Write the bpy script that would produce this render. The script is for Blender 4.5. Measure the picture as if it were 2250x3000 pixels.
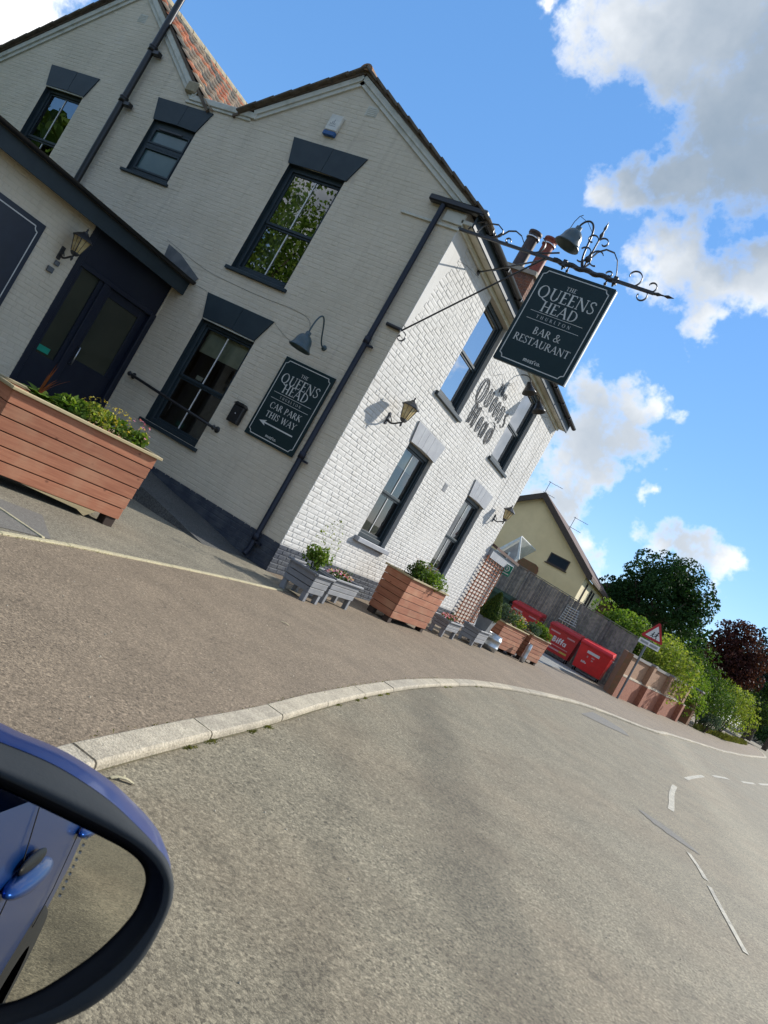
import bpy, math, random
from math import sin, cos, tan, pi, radians, sqrt, atan2, hypot
from mathutils import Vector, Matrix, noise
import numpy as np
random.seed(11); rng = np.random.default_rng(7)
for o in list(bpy.data.objects): bpy.data.objects.remove(o)
SC = bpy.context.scene
COL = SC.collection
# ------------------------------------------------------------------ camera
YAW, PITCH, ROLL = radians(25.083), radians(1.368), radians(29.315)
CAM = Vector((5.635, -9.513, 1.30))
_f = Vector((-sin(YAW)*cos(PITCH), cos(YAW)*cos(PITCH), sin(PITCH)))
_r = Vector((cos(YAW), sin(YAW), 0)); _u = _r.cross(_f)
RX = _r*cos(ROLL) + _u*sin(ROLL); RY = _u*cos(ROLL) - _r*sin(ROLL)
cd = bpy.data.cameras.new('camera'); cam = bpy.data.objects.new('camera', cd); COL.objects.link(cam)
cam.matrix_world = Matrix(((RX.x, RY.x, -_f.x, CAM.x), (RX.y, RY.y, -_f.y, CAM.y), (RX.z, RY.z, -_f.z, CAM.z), (0, 0, 0, 1)))
cd.sensor_fit = 'HORIZONTAL'; cd.sensor_width = 36; cd.lens = 36; cd.clip_start = 0.02; cd.clip_end = 2000
cd.dof.use_dof = True; cd.dof.focus_distance = 13; cd.dof.aperture_fstop = 36/1.0
SC.camera = cam
SC.render.resolution_x = 768; SC.render.resolution_y = 1024
def ray(x, y):            # direction towards a point of the 2250x3000 picture (used to set cloud bearings and the mirror outline)
    return RX*((x-1125)/2250) + RY*(-(y-1500)/2250) + _f
# ------------------------------------------------------------------ sky and sun
SUN_AZ, SUN_EL = radians(29.7), radians(31)
W = bpy.data.worlds.new('World'); SC.world = W; W.use_nodes = True
nt = W.node_tree; nt.nodes.clear()
class NT:
    def __init__(s, t): s.t = t
    def n(s, ty, **kw):
        nd = s.t.nodes.new(ty)
        for k, v in kw.items():
            if k.startswith('i_'):
                key = k[2:]; key = int(key) if key.isdigit() else key.replace('_', ' ')
                if isinstance(v, bpy.types.NodeSocket): s.t.links.new(v, nd.inputs[key])
                else: nd.inputs[key].default_value = v
            else: setattr(nd, k, v)
        return nd
    def m(s, op, a, b=None, c=None, clamp=False):
        nd = s.t.nodes.new('ShaderNodeMath'); nd.operation = op; nd.use_clamp = clamp
        for i, v in enumerate((a, b, c)):
            if v is None: continue
            if isinstance(v, bpy.types.NodeSocket): s.t.links.new(v, nd.inputs[i])
            else: nd.inputs[i].default_value = v
        return nd.outputs[0]
    def sm(s, v, a, b, lo=0., hi=1.):
        nd = s.t.nodes.new('ShaderNodeMapRange'); nd.interpolation_type = 'SMOOTHSTEP'
        s.t.links.new(v, nd.inputs[0])
        for i, q in ((1, a), (2, b), (3, lo), (4, hi)): nd.inputs[i].default_value = q
        return nd.outputs[0]
    def mix(s, fac, a, b, blend='MIX'):
        nd = s.t.nodes.new('ShaderNodeMix'); nd.data_type = 'RGBA'; nd.blend_type = blend
        for i, v in ((0, fac), (6, a), (7, b)):
            if isinstance(v, bpy.types.NodeSocket): s.t.links.new(v, nd.inputs[i])
            else: nd.inputs[i].default_value = v if i == 0 else (*v, 1)
        return nd.outputs[2]
N = NT(nt)
tc = N.n('ShaderNodeTexCoord').outputs['Generated']
sky = N.n('ShaderNodeTexSky', sky_type='NISHITA', sun_disc=False, sun_elevation=SUN_EL, sun_rotation=SUN_AZ, air_density=1.0, dust_density=0.05, ozone_density=2.5, altitude=40)
hsv = N.n('ShaderNodeHueSaturation', i_Saturation=1.1, i_Value=1.22, i_Color=sky.outputs[0]).outputs[0]
# clouds: (x, y, radius) bearings
CL = [(30,30,95),(5,75,60), (1330,70,105),(1440,40,130),(1570,60,150),(1640,180,140),(1560,270,120),(1560,365,115),(1660,340,125),(1470,400,75),(1310,425,60),(1385,445,60),(1420,180,35),
      (1460,570,85),(1550,610,90),(1640,650,95),(1390,600,50),(1520,715,42),(1665,565,50),
      (1270,860,75),(1350,870,72),(1420,860,48),(1240,950,85),(1320,940,80),(1180,1010,70),(1250,1040,75),(1140,1080,60),(1210,1110,55),(1270,1180,45),(1285,1245,42),(1180,1180,60),
      (1450,1175,62),(1510,1195,58),(1560,1235,50),(1400,1150,30),(1415,1055,30),(1440,1035,18),(1350,1075,18),(1590,1290,20),(1585,1240,40),(1215,375,18),(1180,378,10),(1143,2,20)]
K = 2250/1659
wn = N.n('ShaderNodeTexNoise', i_Vector=tc, i_Scale=9., i_Detail=5., i_Roughness=.6).outputs['Color']
wv = N.n('ShaderNodeVectorMath', operation='MULTIPLY_ADD', i_0=wn, i_1=(.16, .16, .16), i_2=N.n('ShaderNodeVectorMath', operation='SUBTRACT', i_0=tc, i_1=(.08, .08, .08)).outputs[0]).outputs[0]
n1 = N.n('ShaderNodeTexNoise', i_Vector=tc, i_Scale=17., i_Detail=7., i_Roughness=.66).outputs[0]
n2 = N.n('ShaderNodeTexNoise', i_Vector=tc, i_Scale=4.5, i_Detail=5., i_Roughness=.6).outputs[0]
fld = None
for x, y, r in CL:
    d = ray(x*K, y*K).normalized(); rr = r*K/2250*1.06
    dist = N.n('ShaderNodeVectorMath', operation='DISTANCE', i_0=wv, i_1=tuple(d)).outputs['Value']
    v = N.m('MULTIPLY_ADD', dist, -min(1., rr/.065+.25)/rr, min(1., rr/.065+.25))
    fld = v if fld is None else N.m('SMOOTH_MAX', fld, v, .25)
# broken cumulus outside the frame, cover raised to whiten the fill light
va = N.n('ShaderNodeVectorMath', operation='DOT_PRODUCT', i_0=tc, i_1=tuple(_f)).outputs['Value']
gen = N.m('MULTIPLY', N.m('SUBTRACT', n2, .475), 4.5)
gen = N.m('SUBTRACT', gen, N.sm(va, .74, .84, 0., 4.))
fld = N.m('MAXIMUM', fld, gen)
det = N.m('SUBTRACT', n1, .5)
f1 = N.m('MULTIPLY_ADD', det, 1.55, fld)
mask = N.sm(f1, .03, .60)
hsv = N.mix(.52, hsv, (1.05, 2.95, 6.7))
tf = None      # shaded bases of the bigger clouds
for x, y, r, k in ((1570,340,270,1.15),(1660,190,290,1.1),(1640,440,220,1.1),(1470,420,150,.95),(1560,60,260,.85),(1400,70,170,.5),(1270,940,190,.62),(1180,1080,150,.55),(1500,620,150,.42),(1490,1200,100,.42),(1285,1230,70,.32),(1650,600,130,.5)):
    d = ray(x*K, y*K).normalized(); rr = r*K/2250
    dist = N.n('ShaderNodeVectorMath', operation='DISTANCE', i_0=wv, i_1=tuple(d)).outputs['Value']
    v = N.m('MULTIPLY', N.sm(dist, rr*1.2, rr*.1), k); tf = v if tf is None else N.m('MAXIMUM', tf, v)
tf = N.m('MAXIMUM', tf, N.m('MULTIPLY', N.sm(gen, .25, 1.1), .6))
tf = N.m('MULTIPLY', tf, N.sm(f1, .05, .55))
thick = N.m('MULTIPLY', tf, N.m('MULTIPLY_ADD', det, .45, N.m('MULTIPLY_ADD', N.m('SUBTRACT', n2, .5), 1.6, 1.0)))
thick = N.m('DIVIDE', N.m('MAXIMUM', thick, 0.), N.m('ADD', N.m('MAXIMUM', thick, 0.), .38))
ccol = N.mix(thick, (9.3, 9.35, 9.4), (.2, 1.0, 2.0))
skyc = N.mix(mask, hsv, ccol)
bg = N.n('ShaderNodeBackground', i_Color=skyc, i_Strength=.10)
wo = N.n('ShaderNodeOutputWorld', i_Surface=bg.outputs[0])
W.cycles.sampling_method = 'MANUAL'; W.cycles.sample_map_resolution = 512
sd = bpy.data.lights.new('sun', 'SUN'); so = bpy.data.objects.new('sun', sd); COL.objects.link(so)
sd.energy = 4.4; sd.angle = radians(.53); sd.color = (1, .96, .89)
SUND = Vector((sin(SUN_AZ)*cos(SUN_EL), cos(SUN_AZ)*cos(SUN_EL), sin(SUN_EL)))
so.rotation_euler = SUND.to_track_quat('Z', 'Y').to_euler(); so.location = (20, 30, 40)
vs = SC.view_settings; vs.view_transform = 'Standard'; vs.look = 'None'; vs.gamma = 1; vs.use_curve_mapping = False; vs.exposure = 0.55
SC.cycles.max_bounces = 6; SC.cycles.diffuse_bounces = 3; SC.cycles.glossy_bounces = 4; SC.cycles.transmission_bounces = 4; SC.cycles.transparent_max_bounces = 8; SC.cycles.caustics_reflective = False; SC.cycles.caustics_refractive = False
# ------------------------------------------------------------------ materials
MATS = {}
def M(name, col, col2=None, rough=.7, scale=6., detail=5., bump=0., bscale=60., metal=0., spec=.4, rnd=0., kind=None, lo=.35, hi=.65, coat=0., speck=None, sub=None):
    """principled material; col..col2 mixed by noise; rnd = colour jitter per object"""
    m = bpy.data.materials.new(name); m.use_nodes = True; MATS[name] = m
    t = NT(m.node_tree); P = m.node_tree.nodes['Principled BSDF']
    co = t.n('ShaderNodeTexCoord').outputs['Object']
    c2 = col2 or tuple(min(1, c*.82) for c in col)
    nz = t.n('ShaderNodeTexNoise', i_Vector=co, i_Scale=scale, i_Detail=detail, i_Roughness=.6).outputs[0]
    c = t.mix(t.sm(nz, lo, hi), col, c2)
    if speck:
        vz = t.n('ShaderNodeTexVoronoi', i_Vector=co, i_Scale=speck[0], i_Randomness=1.)
        r3 = t.n('ShaderNodeSeparateColor', i_Color=vz.outputs['Color']).outputs[0]
        c = t.mix(t.m('MULTIPLY', t.m('SUBTRACT', r3, .5), speck[1]*2, clamp=False), c, c) if False else t.mix(1., c, t.n('ShaderNodeCombineColor', i_0=t.m('MULTIPLY_ADD', r3, speck[1], 1-speck[1]/2), i_1=t.m('MULTIPLY_ADD', r3, speck[1], 1-speck[1]/2), i_2=t.m('MULTIPLY_ADD', r3, speck[1], 1-speck[1]/2)).outputs[0], 'MULTIPLY')
    if rnd:
        oi = t.n('ShaderNodeObjectInfo').outputs['Random']
        c = t.n('ShaderNodeHueSaturation', i_Value=t.m('MULTIPLY_ADD', oi, rnd*2, 1-rnd), i_Saturation=t.m('MULTIPLY_ADD', oi, rnd, 1-rnd/2), i_Color=c).outputs[0]
    m.node_tree.links.new(c, P.inputs['Base Color'])
    P.inputs['Roughness'].default_value = rough; P.inputs['Metallic'].default_value = metal
    P.inputs['Specular IOR Level'].default_value = spec; P.inputs['Coat Weight'].default_value = coat
    if coat: P.inputs['Coat Roughness'].default_value = .05
    if bump:
        bz = t.n('ShaderNodeTexNoise', i_Vector=co, i_Scale=bscale, i_Detail=4.).outputs[0]
        b = t.n('ShaderNodeBump', i_Strength=bump, i_Distance=.01, i_Height=bz)
        m.node_tree.links.new(b.outputs[0], P.inputs['Normal'])
    return m
def woodmat(name, c1, c2, knot, fade, rough=.7):
    m = bpy.data.materials.new(name); m.use_nodes = True; MATS[name] = m
    t = NT(m.node_tree); P = m.node_tree.nodes['Principled BSDF']
    co = t.n('ShaderNodeTexCoord').outputs['Object']
    oi = t.n('ShaderNodeObjectInfo').outputs['Random']
    off = t.n('ShaderNodeCombineXYZ', i_0=t.m('MULTIPLY', oi, 31.), i_1=0., i_2=t.m('MULTIPLY', oi, 7.)).outputs[0]
    cv = t.n('ShaderNodeVectorMath', operation='ADD', i_0=co, i_1=off).outputs[0]
    st = t.n('ShaderNodeVectorMath', operation='MULTIPLY', i_0=cv, i_1=(2.2, 2.2, 42.)).outputs[0]
    g = t.n('ShaderNodeTexNoise', i_Vector=st, i_Scale=1., i_Detail=7., i_Roughness=.7).outputs[0]
    bl = t.n('ShaderNodeTexNoise', i_Vector=cv, i_Scale=2.6, i_Detail=4.).outputs[0]
    c = t.mix(t.sm(g, .3, .7), c1, c2)
    c = t.mix(t.m('MULTIPLY', t.sm(bl, .45, .72), .55), c, fade)
    kn = t.n('ShaderNodeTexVoronoi', i_Vector=t.n('ShaderNodeVectorMath', operation='MULTIPLY', i_0=cv, i_1=(1., 1., 1.5)).outputs[0], i_Scale=4.2).outputs['Distance']
    c = t.mix(t.m('MULTIPLY', t.sm(kn, .11, .04), .7), c, knot)
    c = t.n('ShaderNodeHueSaturation', i_Value=t.m('MULTIPLY_ADD', oi, .28, .86), i_Color=c).outputs[0]
    m.node_tree.links.new(c, P.inputs['Base Color']); P.inputs['Roughness'].default_value = rough; P.inputs['Specular IOR Level'].default_value = .3
    b = t.n('ShaderNodeBump', i_Strength=.25, i_Distance=.003, i_Height=g); m.node_tree.links.new(b.outputs[0], P.inputs['Normal']); return m
def wallmat(name, c1, c2, stain, rough=.75, bump=.3):
    m = bpy.data.materials.new(name); m.use_nodes = True; MATS[name] = m
    t = NT(m.node_tree); P = m.node_tree.nodes['Principled BSDF']
    pos = t.n('ShaderNodeNewGeometry').outputs['Position']
    a = t.n('ShaderNodeTexNoise', i_Vector=pos, i_Scale=1.1, i_Detail=6., i_Roughness=.65).outputs[0]
    st = t.n('ShaderNodeTexNoise', i_Vector=t.n('ShaderNodeVectorMath', operation='MULTIPLY', i_0=pos, i_1=(7., 7., .55)).outputs[0], i_Scale=1., i_Detail=5.).outputs[0]
    fl = t.n('ShaderNodeTexNoise', i_Vector=pos, i_Scale=24., i_Detail=4.).outputs[0]
    c = t.mix(t.sm(a, .35, .65), c1, c2)
    c = t.mix(t.m('MULTIPLY', t.sm(st, .54, .74), .22), c, stain)
    c = t.mix(t.m('MULTIPLY', t.sm(fl, .68, .74), .5), c, stain)
    m.node_tree.links.new(c, P.inputs['Base Color']); P.inputs['Roughness'].default_value = rough; P.inputs['Specular IOR Level'].default_value = .22
    bz = t.n('ShaderNodeTexNoise', i_Vector=pos, i_Scale=65., i_Detail=4.).outputs[0]
    b = t.n('ShaderNodeBump', i_Strength=bump, i_Distance=.01, i_Height=bz); m.node_tree.links.new(b.outputs[0], P.inputs['Normal']); return m
def leafmat(name, c1, c2, c3, trans=.35, rough=.7, spec=.12):
    m = bpy.data.materials.new(name); m.use_nodes = True; MATS[name] = m
    t = NT(m.node_tree); m.node_tree.nodes.clear()
    ri = t.n('ShaderNodeNewGeometry').outputs['Random Per Island']
    cr = t.n('ShaderNodeValToRGB', i_Fac=ri); e = cr.color_ramp.elements
    e[0].color = (*c1, 1); e[1].color = (*c3, 1); q = e.new(.5); q.color = (*c2, 1)
    co = t.n('ShaderNodeTexCoord').outputs['Object']; cz = t.sm(t.n('ShaderNodeTexNoise', i_Vector=co, i_Scale=1.7, i_Detail=3.).outputs[0], .35, .65, .72, 1.25)
    lc = t.mix(1., cr.outputs[0], t.n('ShaderNodeCombineColor', i_0=cz, i_1=cz, i_2=cz).outputs[0], 'MULTIPLY')
    P = t.n('ShaderNodeBsdfPrincipled', i_Base_Color=lc, i_Roughness=rough); P.inputs['Specular IOR Level'].default_value = spec
    T = t.n('ShaderNodeBsdfTranslucent', i_Color=t.mix(1., lc, (1.25, 1.3, .6), 'MULTIPLY'))
    mx = t.n('ShaderNodeMixShader', i_Fac=trans, i_1=P.outputs[0], i_2=T.outputs[0])
    t.n('ShaderNodeOutputMaterial', i_Surface=mx.outputs[0]); return m
def glassmat(name, ior, tint=(.8, .86, .84), rough=0.):
    m = bpy.data.materials.new(name); m.use_nodes = True; MATS[name] = m
    t = NT(m.node_tree); m.node_tree.nodes.clear()
    co = t.n('ShaderNodeTexCoord').outputs['Object']
    nz = t.n('ShaderNodeTexNoise', i_Vector=co, i_Scale=1.6, i_Detail=1.).outputs[0]
    bp = t.n('ShaderNodeBump', i_Strength=.03, i_Distance=.05, i_Height=nz)
    fr = t.n('ShaderNodeFresnel', i_IOR=ior)
    g = t.n('ShaderNodeBsdfGlossy', i_Color=(.95, .97, 1, 1), i_Roughness=rough); m.node_tree.links.new(bp.outputs[0], g.inputs['Normal'])
    tr = t.n('ShaderNodeBsdfTransparent', i_Color=(*tint, 1))
    mx = t.n('ShaderNodeMixShader', i_Fac=fr.outputs[0], i_1=tr.outputs[0], i_2=g.outputs[0])
    t.n('ShaderNodeOutputMaterial', i_Surface=mx.outputs[0]); return m
def emis(name, col, s):
    m = bpy.data.materials.new(name); m.use_nodes = True; MATS[name] = m
    P = m.node_tree.nodes['Principled BSDF']; P.inputs['Base Color'].default_value = (*col, 1)
    P.inputs['Emission Color'].default_value = (*col, 1); P.inputs['Emission Strength'].default_value = s; return m
def tarmac(name, c_lo, c_hi, c_patch, chip=150., band=None, aggr=.5):
    """worn chipped surfacing: voronoi chippings, blotches, optional wheel bands"""
    m = bpy.data.materials.new(name); m.use_nodes = True; MATS[name] = m
    t = NT(m.node_tree); P = m.node_tree.nodes['Principled BSDF']
    co = t.n('ShaderNodeTexCoord').outputs['Object']
    v1 = t.n('ShaderNodeTexVoronoi', i_Vector=co, i_Scale=chip)
    v2 = t.n('ShaderNodeTexVoronoi', i_Vector=co, i_Scale=chip*.5)
    ch = t.n('ShaderNodeSeparateColor', i_Color=v1.outputs['Color']).outputs[0]
    ch2 = t.n('ShaderNodeSeparateColor', i_Color=v2.outputs['Color']).outputs[1]
    mid = t.n('ShaderNodeTexNoise', i_Vector=co, i_Scale=45., i_Detail=6., i_Roughness=.8).outputs[0]
    big = t.n('ShaderNodeTexNoise', i_Vector=co, i_Scale=.55, i_Detail=6., i_Roughness=.6).outputs[0]
    big2 = t.n('ShaderNodeTexNoise', i_Vector=co, i_Scale=2.3, i_Detail=5., i_Roughness=.65).outputs[0]
    c = t.mix(t.m('MULTIPLY_ADD', t.sm(ch, .1, .95), 1.0, .0), c_lo, c_hi)
    c = t.mix(t.m('MULTIPLY', t.sm(ch2, .84, .95), .28), c, tuple(min(1, q*1.9) for q in c_hi))
    c = t.mix(t.m('MULTIPLY', t.sm(ch2, .16, .05), .5), c, tuple(q*.25 for q in c_lo))
    c = t.mix(t.m('MULTIPLY', t.sm(big, .42, .66), .6), c, t.mix(.45, c, c_patch))
    def sc(c, v, lo, hi):
        k = t.m('MULTIPLY_ADD', v, hi-lo, lo)
        return t.mix(1., c, t.n('ShaderNodeCombineColor', i_0=k, i_1=k, i_2=k).outputs[0], 'MULTIPLY')
    c = sc(c, t.sm(mid, .3, .7), 1-aggr*.35, 1+aggr*.3)
    c = sc(c, t.sm(big2, .3, .7), .88, 1.1)
    if band:
        sx = t.n('ShaderNodeSeparateXYZ', i_Vector=co)
        for (px, py, dx, dy, w, s) in band:          # worn wheel tracks along a line
            L = hypot(dx, dy)
            dd = t.m('ABSOLUTE', t.m('ADD', t.m('MULTIPLY', t.m('SUBTRACT', sx.outputs[0], px), dy/L), t.m('MULTIPLY', t.m('SUBTRACT', sx.outputs[1], py), -dx/L)))
            dd = t.m('MULTIPLY_ADD', t.m('SUBTRACT', big2, .5), .2, dd)
            k = t.sm(dd, w*.3, w*1.3, s, 1.)
            c = t.mix(1., c, t.n('ShaderNodeCombineColor', i_0=k, i_1=k, i_2=t.m('MULTIPLY_ADD', k, 1., 0.)).outputs[0], 'MULTIPLY')
    # fine cracks
    cr = t.n('ShaderNodeTexVoronoi', i_Vector=t.n('ShaderNodeVectorMath', operation='ADD', i_0=co, i_1=t.n('ShaderNodeTexNoise', i_Vector=co, i_Scale=3., i_Detail=4.).outputs['Color']).outputs[0], i_Scale=.5, feature='DISTANCE_TO_EDGE').outputs['Distance']
    c = t.mix(t.m('MULTIPLY', t.sm(cr, .010, .002), t.m('MULTIPLY', t.sm(big, .5, .64), .36)), c, tuple(q*.3 for q in c_lo))
    m.node_tree.links.new(c, P.inputs['Base Color'])
    P.inputs['Roughness'].default_value = .82; P.inputs['Specular IOR Level'].default_value = .28
    hgt = t.m('ADD', t.m('MULTIPLY', v1.outputs['Distance'], -1.), t.m('MULTIPLY', mid, .8))
    b = t.n('ShaderNodeBump', i_Strength=.32, i_Distance=.004, i_Height=hgt)
    m.node_tree.links.new(b.outputs[0], P.inputs['Normal']); return m
# ------------------------------------------------------------------ mesh helpers
class MB:
    def __init__(s): s.v = []; s.f = []; s.mi = []; s.smooth = []
    def add(s, vs, fs, mi=0, sm=False):
        b = len(s.v); s.v.extend(tuple(v) for v in vs)
        for f in fs: s.f.append(tuple(b+i for i in f)); s.mi.append(mi); s.smooth.append(sm)
    def box(s, x0, x1, y0, y1, z0, z1, mi=0, T=None):
        vs = [Vector(p) for p in ((x0,y0,z0),(x1,y0,z0),(x1,y1,z0),(x0,y1,z0),(x0,y0,z1),(x1,y0,z1),(x1,y1,z1),(x0,y1,z1))]
        if T is not None: vs = [T @ v for v in vs]
        s.add(vs, [(3,2,1,0),(4,5,6,7),(0,1,5,4),(1,2,6,5),(2,3,7,6),(3,0,4,7)], mi)
    def bbox(s, x0, x1, y0, y1, z0, z1, b=.006, mi=0, T=None):
        """box with chamfered edges"""
        b = min(b, .45*min(abs(x1-x0), abs(y1-y0), abs(z1-z0)))
        vs = []
        for X, sx in ((x0, 1), (x1, -1)):
            for Y, sy in ((y0, 1), (y1, -1)):
                for Z, sz in ((z0, 1), (z1, -1)):
                    vs += [Vector((X, Y+sy*b, Z+sz*b)), Vector((X+sx*b, Y, Z+sz*b)), Vector((X+sx*b, Y+sy*b, Z))]
        if T is not None: vs = [T @ v for v in vs]
        def I(i, j, k, a): return ((i*2+j)*2+k)*3+a
        F = []
        F += [(I(0,0,0,0),I(0,0,1,0),I(0,1,1,0),I(0,1,0,0)), (I(1,0,0,0),I(1,1,0,0),I(1,1,1,0),I(1,0,1,0))]
        F += [(I(0,0,0,1),I(1,0,0,1),I(1,0,1,1),I(0,0,1,1)), (I(0,1,0,1),I(0,1,1,1),I(1,1,1,1),I(1,1,0,1))]
        F += [(I(0,0,0,2),I(0,1,0,2),I(1,1,0,2),I(1,0,0,2)), (I(0,0,1,2),I(1,0,1,2),I(1,1,1,2),I(0,1,1,2))]
        for k in (0, 1):
            for j in (0, 1): F.append((I(0,j,k,1),I(0,j,k,2),I(1,j,k,2),I(1,j,k,1)))
            for i in (0, 1): F.append((I(i,0,k,0),I(i,0,k,2),I(i,1,k,2),I(i,1,k,0)))
        for i in (0, 1):
            for j in (0, 1): F.append((I(i,j,0,0),I(i,j,0,1),I(i,j,1,1),I(i,j,1,0)))
        for i in (0, 1):
            for j in (0, 1):
                for k in (0, 1): F.append((I(i,j,k,0),I(i,j,k,1),I(i,j,k,2)))
        s.add(vs, F, mi)
    def tube(s, pts, r, n=7, mi=0, cap=True):
        pts = [Vector(p) for p in pts]; rs = r if isinstance(r, (list, tuple)) else [r]*len(pts)
        up = Vector((0, 0, 1)); vs = []; fs = []; prev = None
        for i, p in enumerate(pts):
            d = (pts[min(i+1, len(pts)-1)]-pts[max(i-1, 0)]).normalized()
            if prev is None:
                a = d.cross(up)
                if a.length < .1: a = d.cross(Vector((0, 1, 0)))
                a.normalize()
            else: a = (prev-d*prev.dot(d)).normalized()
            b = d.cross(a); prev = a
            for k in range(n):
                t = 2*pi*k/n; vs.append(p+(a*cos(t)+b*sin(t))*rs[i])
        m = len(pts)
        for i in range(m-1):
            for k in range(n): fs.append((i*n+k, i*n+(k+1) % n, (i+1)*n+(k+1) % n, (i+1)*n+k))
        s.add(vs, fs, mi, True)
        if cap:
            s.add(vs[:n], [tuple(range(n))[::-1]], mi); s.add(vs[-n:], [tuple(range(n))], mi)
    def lathe(s, prof, n=16, mi=0, T=None, sm=True):
        """prof: (radius, z)"""
        vs = []; fs = []
        for r, z in prof:
            for k in range(n):
                v = Vector((r*cos(2*pi*k/n), r*sin(2*pi*k/n), z)); vs.append(T @ v if T is not None else v)
        for i in range(len(prof)-1):
            for k in range(n): fs.append((i*n+k, i*n+(k+1) % n, (i+1)*n+(k+1) % n, (i+1)*n+k))
        s.add(vs, fs, mi, sm)
    def poly(s, pts, mi=0): s.add(pts, [tuple(range(len(pts)))], mi)
    def prism(s, pts, d, mi=0):
        """closed polygon extruded by vector d"""
        d = Vector(d); a = [Vector(p) for p in pts]; b = [p+d for p in a]; n = len(a)
        s.add(a+b, [tuple(range(n))[::-1], tuple(range(n, 2*n))]+[(i, (i+1) % n, n+(i+1) % n, n+i) for i in range(n)], mi)
    def ribbon(s, pts, w, h, nrm, mi=0):
        """flat bar along a path lying in the plane with normal nrm; w across, h deep"""
        pts = [Vector(p) for p in pts]; nrm = Vector(nrm); vs = []; fs = []
        for i, p in enumerate(pts):
            d = (pts[min(i+1, len(pts)-1)]-pts[max(i-1, 0)]).normalized(); a = nrm.cross(d)
            vs += [p+a*w/2-nrm*h/2, p+a*w/2+nrm*h/2, p-a*w/2+nrm*h/2, p-a*w/2-nrm*h/2]
        m = len(pts)
        for i in range(m-1):
            for k in range(4): fs.append((i*4+k, i*4+(k+1) % 4, (i+1)*4+(k+1) % 4, (i+1)*4+k))
        fs += [(3, 2, 1, 0), (4*m-4, 4*m-3, 4*m-2, 4*m-1)]
        s.add(vs, fs, mi)
    def mesh(s, name, mats):
        me = bpy.data.meshes.new(name); me.from_pydata(s.v, [], s.f)
        for q in (mats if isinstance(mats, (list, tuple)) else [mats]): me.materials.append(MATS[q] if isinstance(q, str) else q)
        me.polygons.foreach_set('material_index', s.mi); me.polygons.foreach_set('use_smooth', s.smooth); me.update(); return me
    def build(s, name, mats, parent=None, loc=None):
        return link(name, s.mesh(name, mats), parent, loc)
def link(name, me, parent=None, loc=None, rot=None, scale=None):
    o = bpy.data.objects.new(name, me); COL.objects.link(o); o.parent = parent
    if loc is not None: o.location = loc
    if rot is not None: o.rotation_euler = rot
    if scale is not None: o.scale = scale
    return o
def tag(o, label=None, cat=None, group=None, kind=None):
    if label: o['label'] = label
    if cat: o['category'] = cat
    if group: o['group'] = group
    if kind: o['kind'] = kind
    return o
def thing(name, label, cat, loc=(0, 0, 0), rz=0., group=None):
    o = bpy.data.objects.new(name, None); COL.objects.link(o); o.location = loc; o.rotation_euler = (0, 0, rz); o.empty_display_size = .2
    return tag(o, label, cat, group)
def copy_tree(o, parent=None):
    c = o.copy(); COL.objects.link(c); c.parent = parent
    for ch in list(o.children): copy_tree(ch, c)
    return c
def numpy_mesh(name, V, F, mat, smooth=False):
    me = bpy.data.meshes.new(name); nv, nf, k = len(V), len(F), F.shape[1]
    me.vertices.add(nv); me.vertices.foreach_set('co', np.asarray(V, np.float32).ravel())
    me.loops.add(nf*k); me.loops.foreach_set('vertex_index', np.asarray(F, np.int32).ravel())
    me.polygons.add(nf); me.polygons.foreach_set('loop_start', np.arange(0, nf*k, k, dtype=np.int32))
    if smooth: me.polygons.foreach_set('use_smooth', np.ones(nf, bool))
    me.materials.append(MATS[mat]); me.update(calc_edges=True); return me
def arc(cx, cy, r, a0, a1, n=10, ry=None): return [(cx+r*cos(radians(a0+(a1-a0)*i/n)), cy+(ry or r)*sin(radians(a0+(a1-a0)*i/n))) for i in range(n+1)]
def spiral(cx, cy, r0, r1, a0, a1, n=26): return [(cx+(r0+(r1-r0)*i/n)*cos(radians(a0+(a1-a0)*i/n)), cy+(r0+(r1-r0)*i/n)*sin(radians(a0+(a1-a0)*i/n))) for i in range(n+1)]
def bez(p, n=14):
    p = [Vector(q) for q in p]; out = []
    for i in range(n+1):
        t = i/n; q = p
        while len(q) > 1: q = [q[j].lerp(q[j+1], t) for j in range(len(q)-1)]
        out.append(q[0])
    return out
class PL:
    """a wall plane: u along it, z up, d outwards"""
    def __init__(s, o, u, n): s.o = Vector(o); s.u = Vector(u).normalized(); s.n = Vector(n).normalized()
    def p(s, u, z, d=0.): return s.o+s.u*u+s.n*d+Vector((0, 0, z))
    def box(s, mb, u0, u1, z0, z1, d0, d1, mi=0, b=0.):
        c = s.o; T = Matrix(((s.u.x, -s.n.x, 0, c.x), (s.u.y, -s.n.y, 0, c.y), (s.u.z, -s.n.z, 1, c.z), (0, 0, 0, 1)))
        if b: mb.bbox(u0, u1, -d1, -d0, z0, z1, b, mi, T)
        else: mb.box(u0, u1, -d1, -d0, z0, z1, mi, T)
    def quad(s, mb, u0, u1, z0, z1, d, mi=0): mb.poly([s.p(u0, z0, d), s.p(u1, z0, d), s.p(u1, z1, d), s.p(u0, z1, d)], mi)
    def prism(s, mb, pts, d0, d1, mi=0):
        mb.prism([s.p(u, z, d0) for u, z in pts], s.n*(d1-d0), mi)
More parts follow.
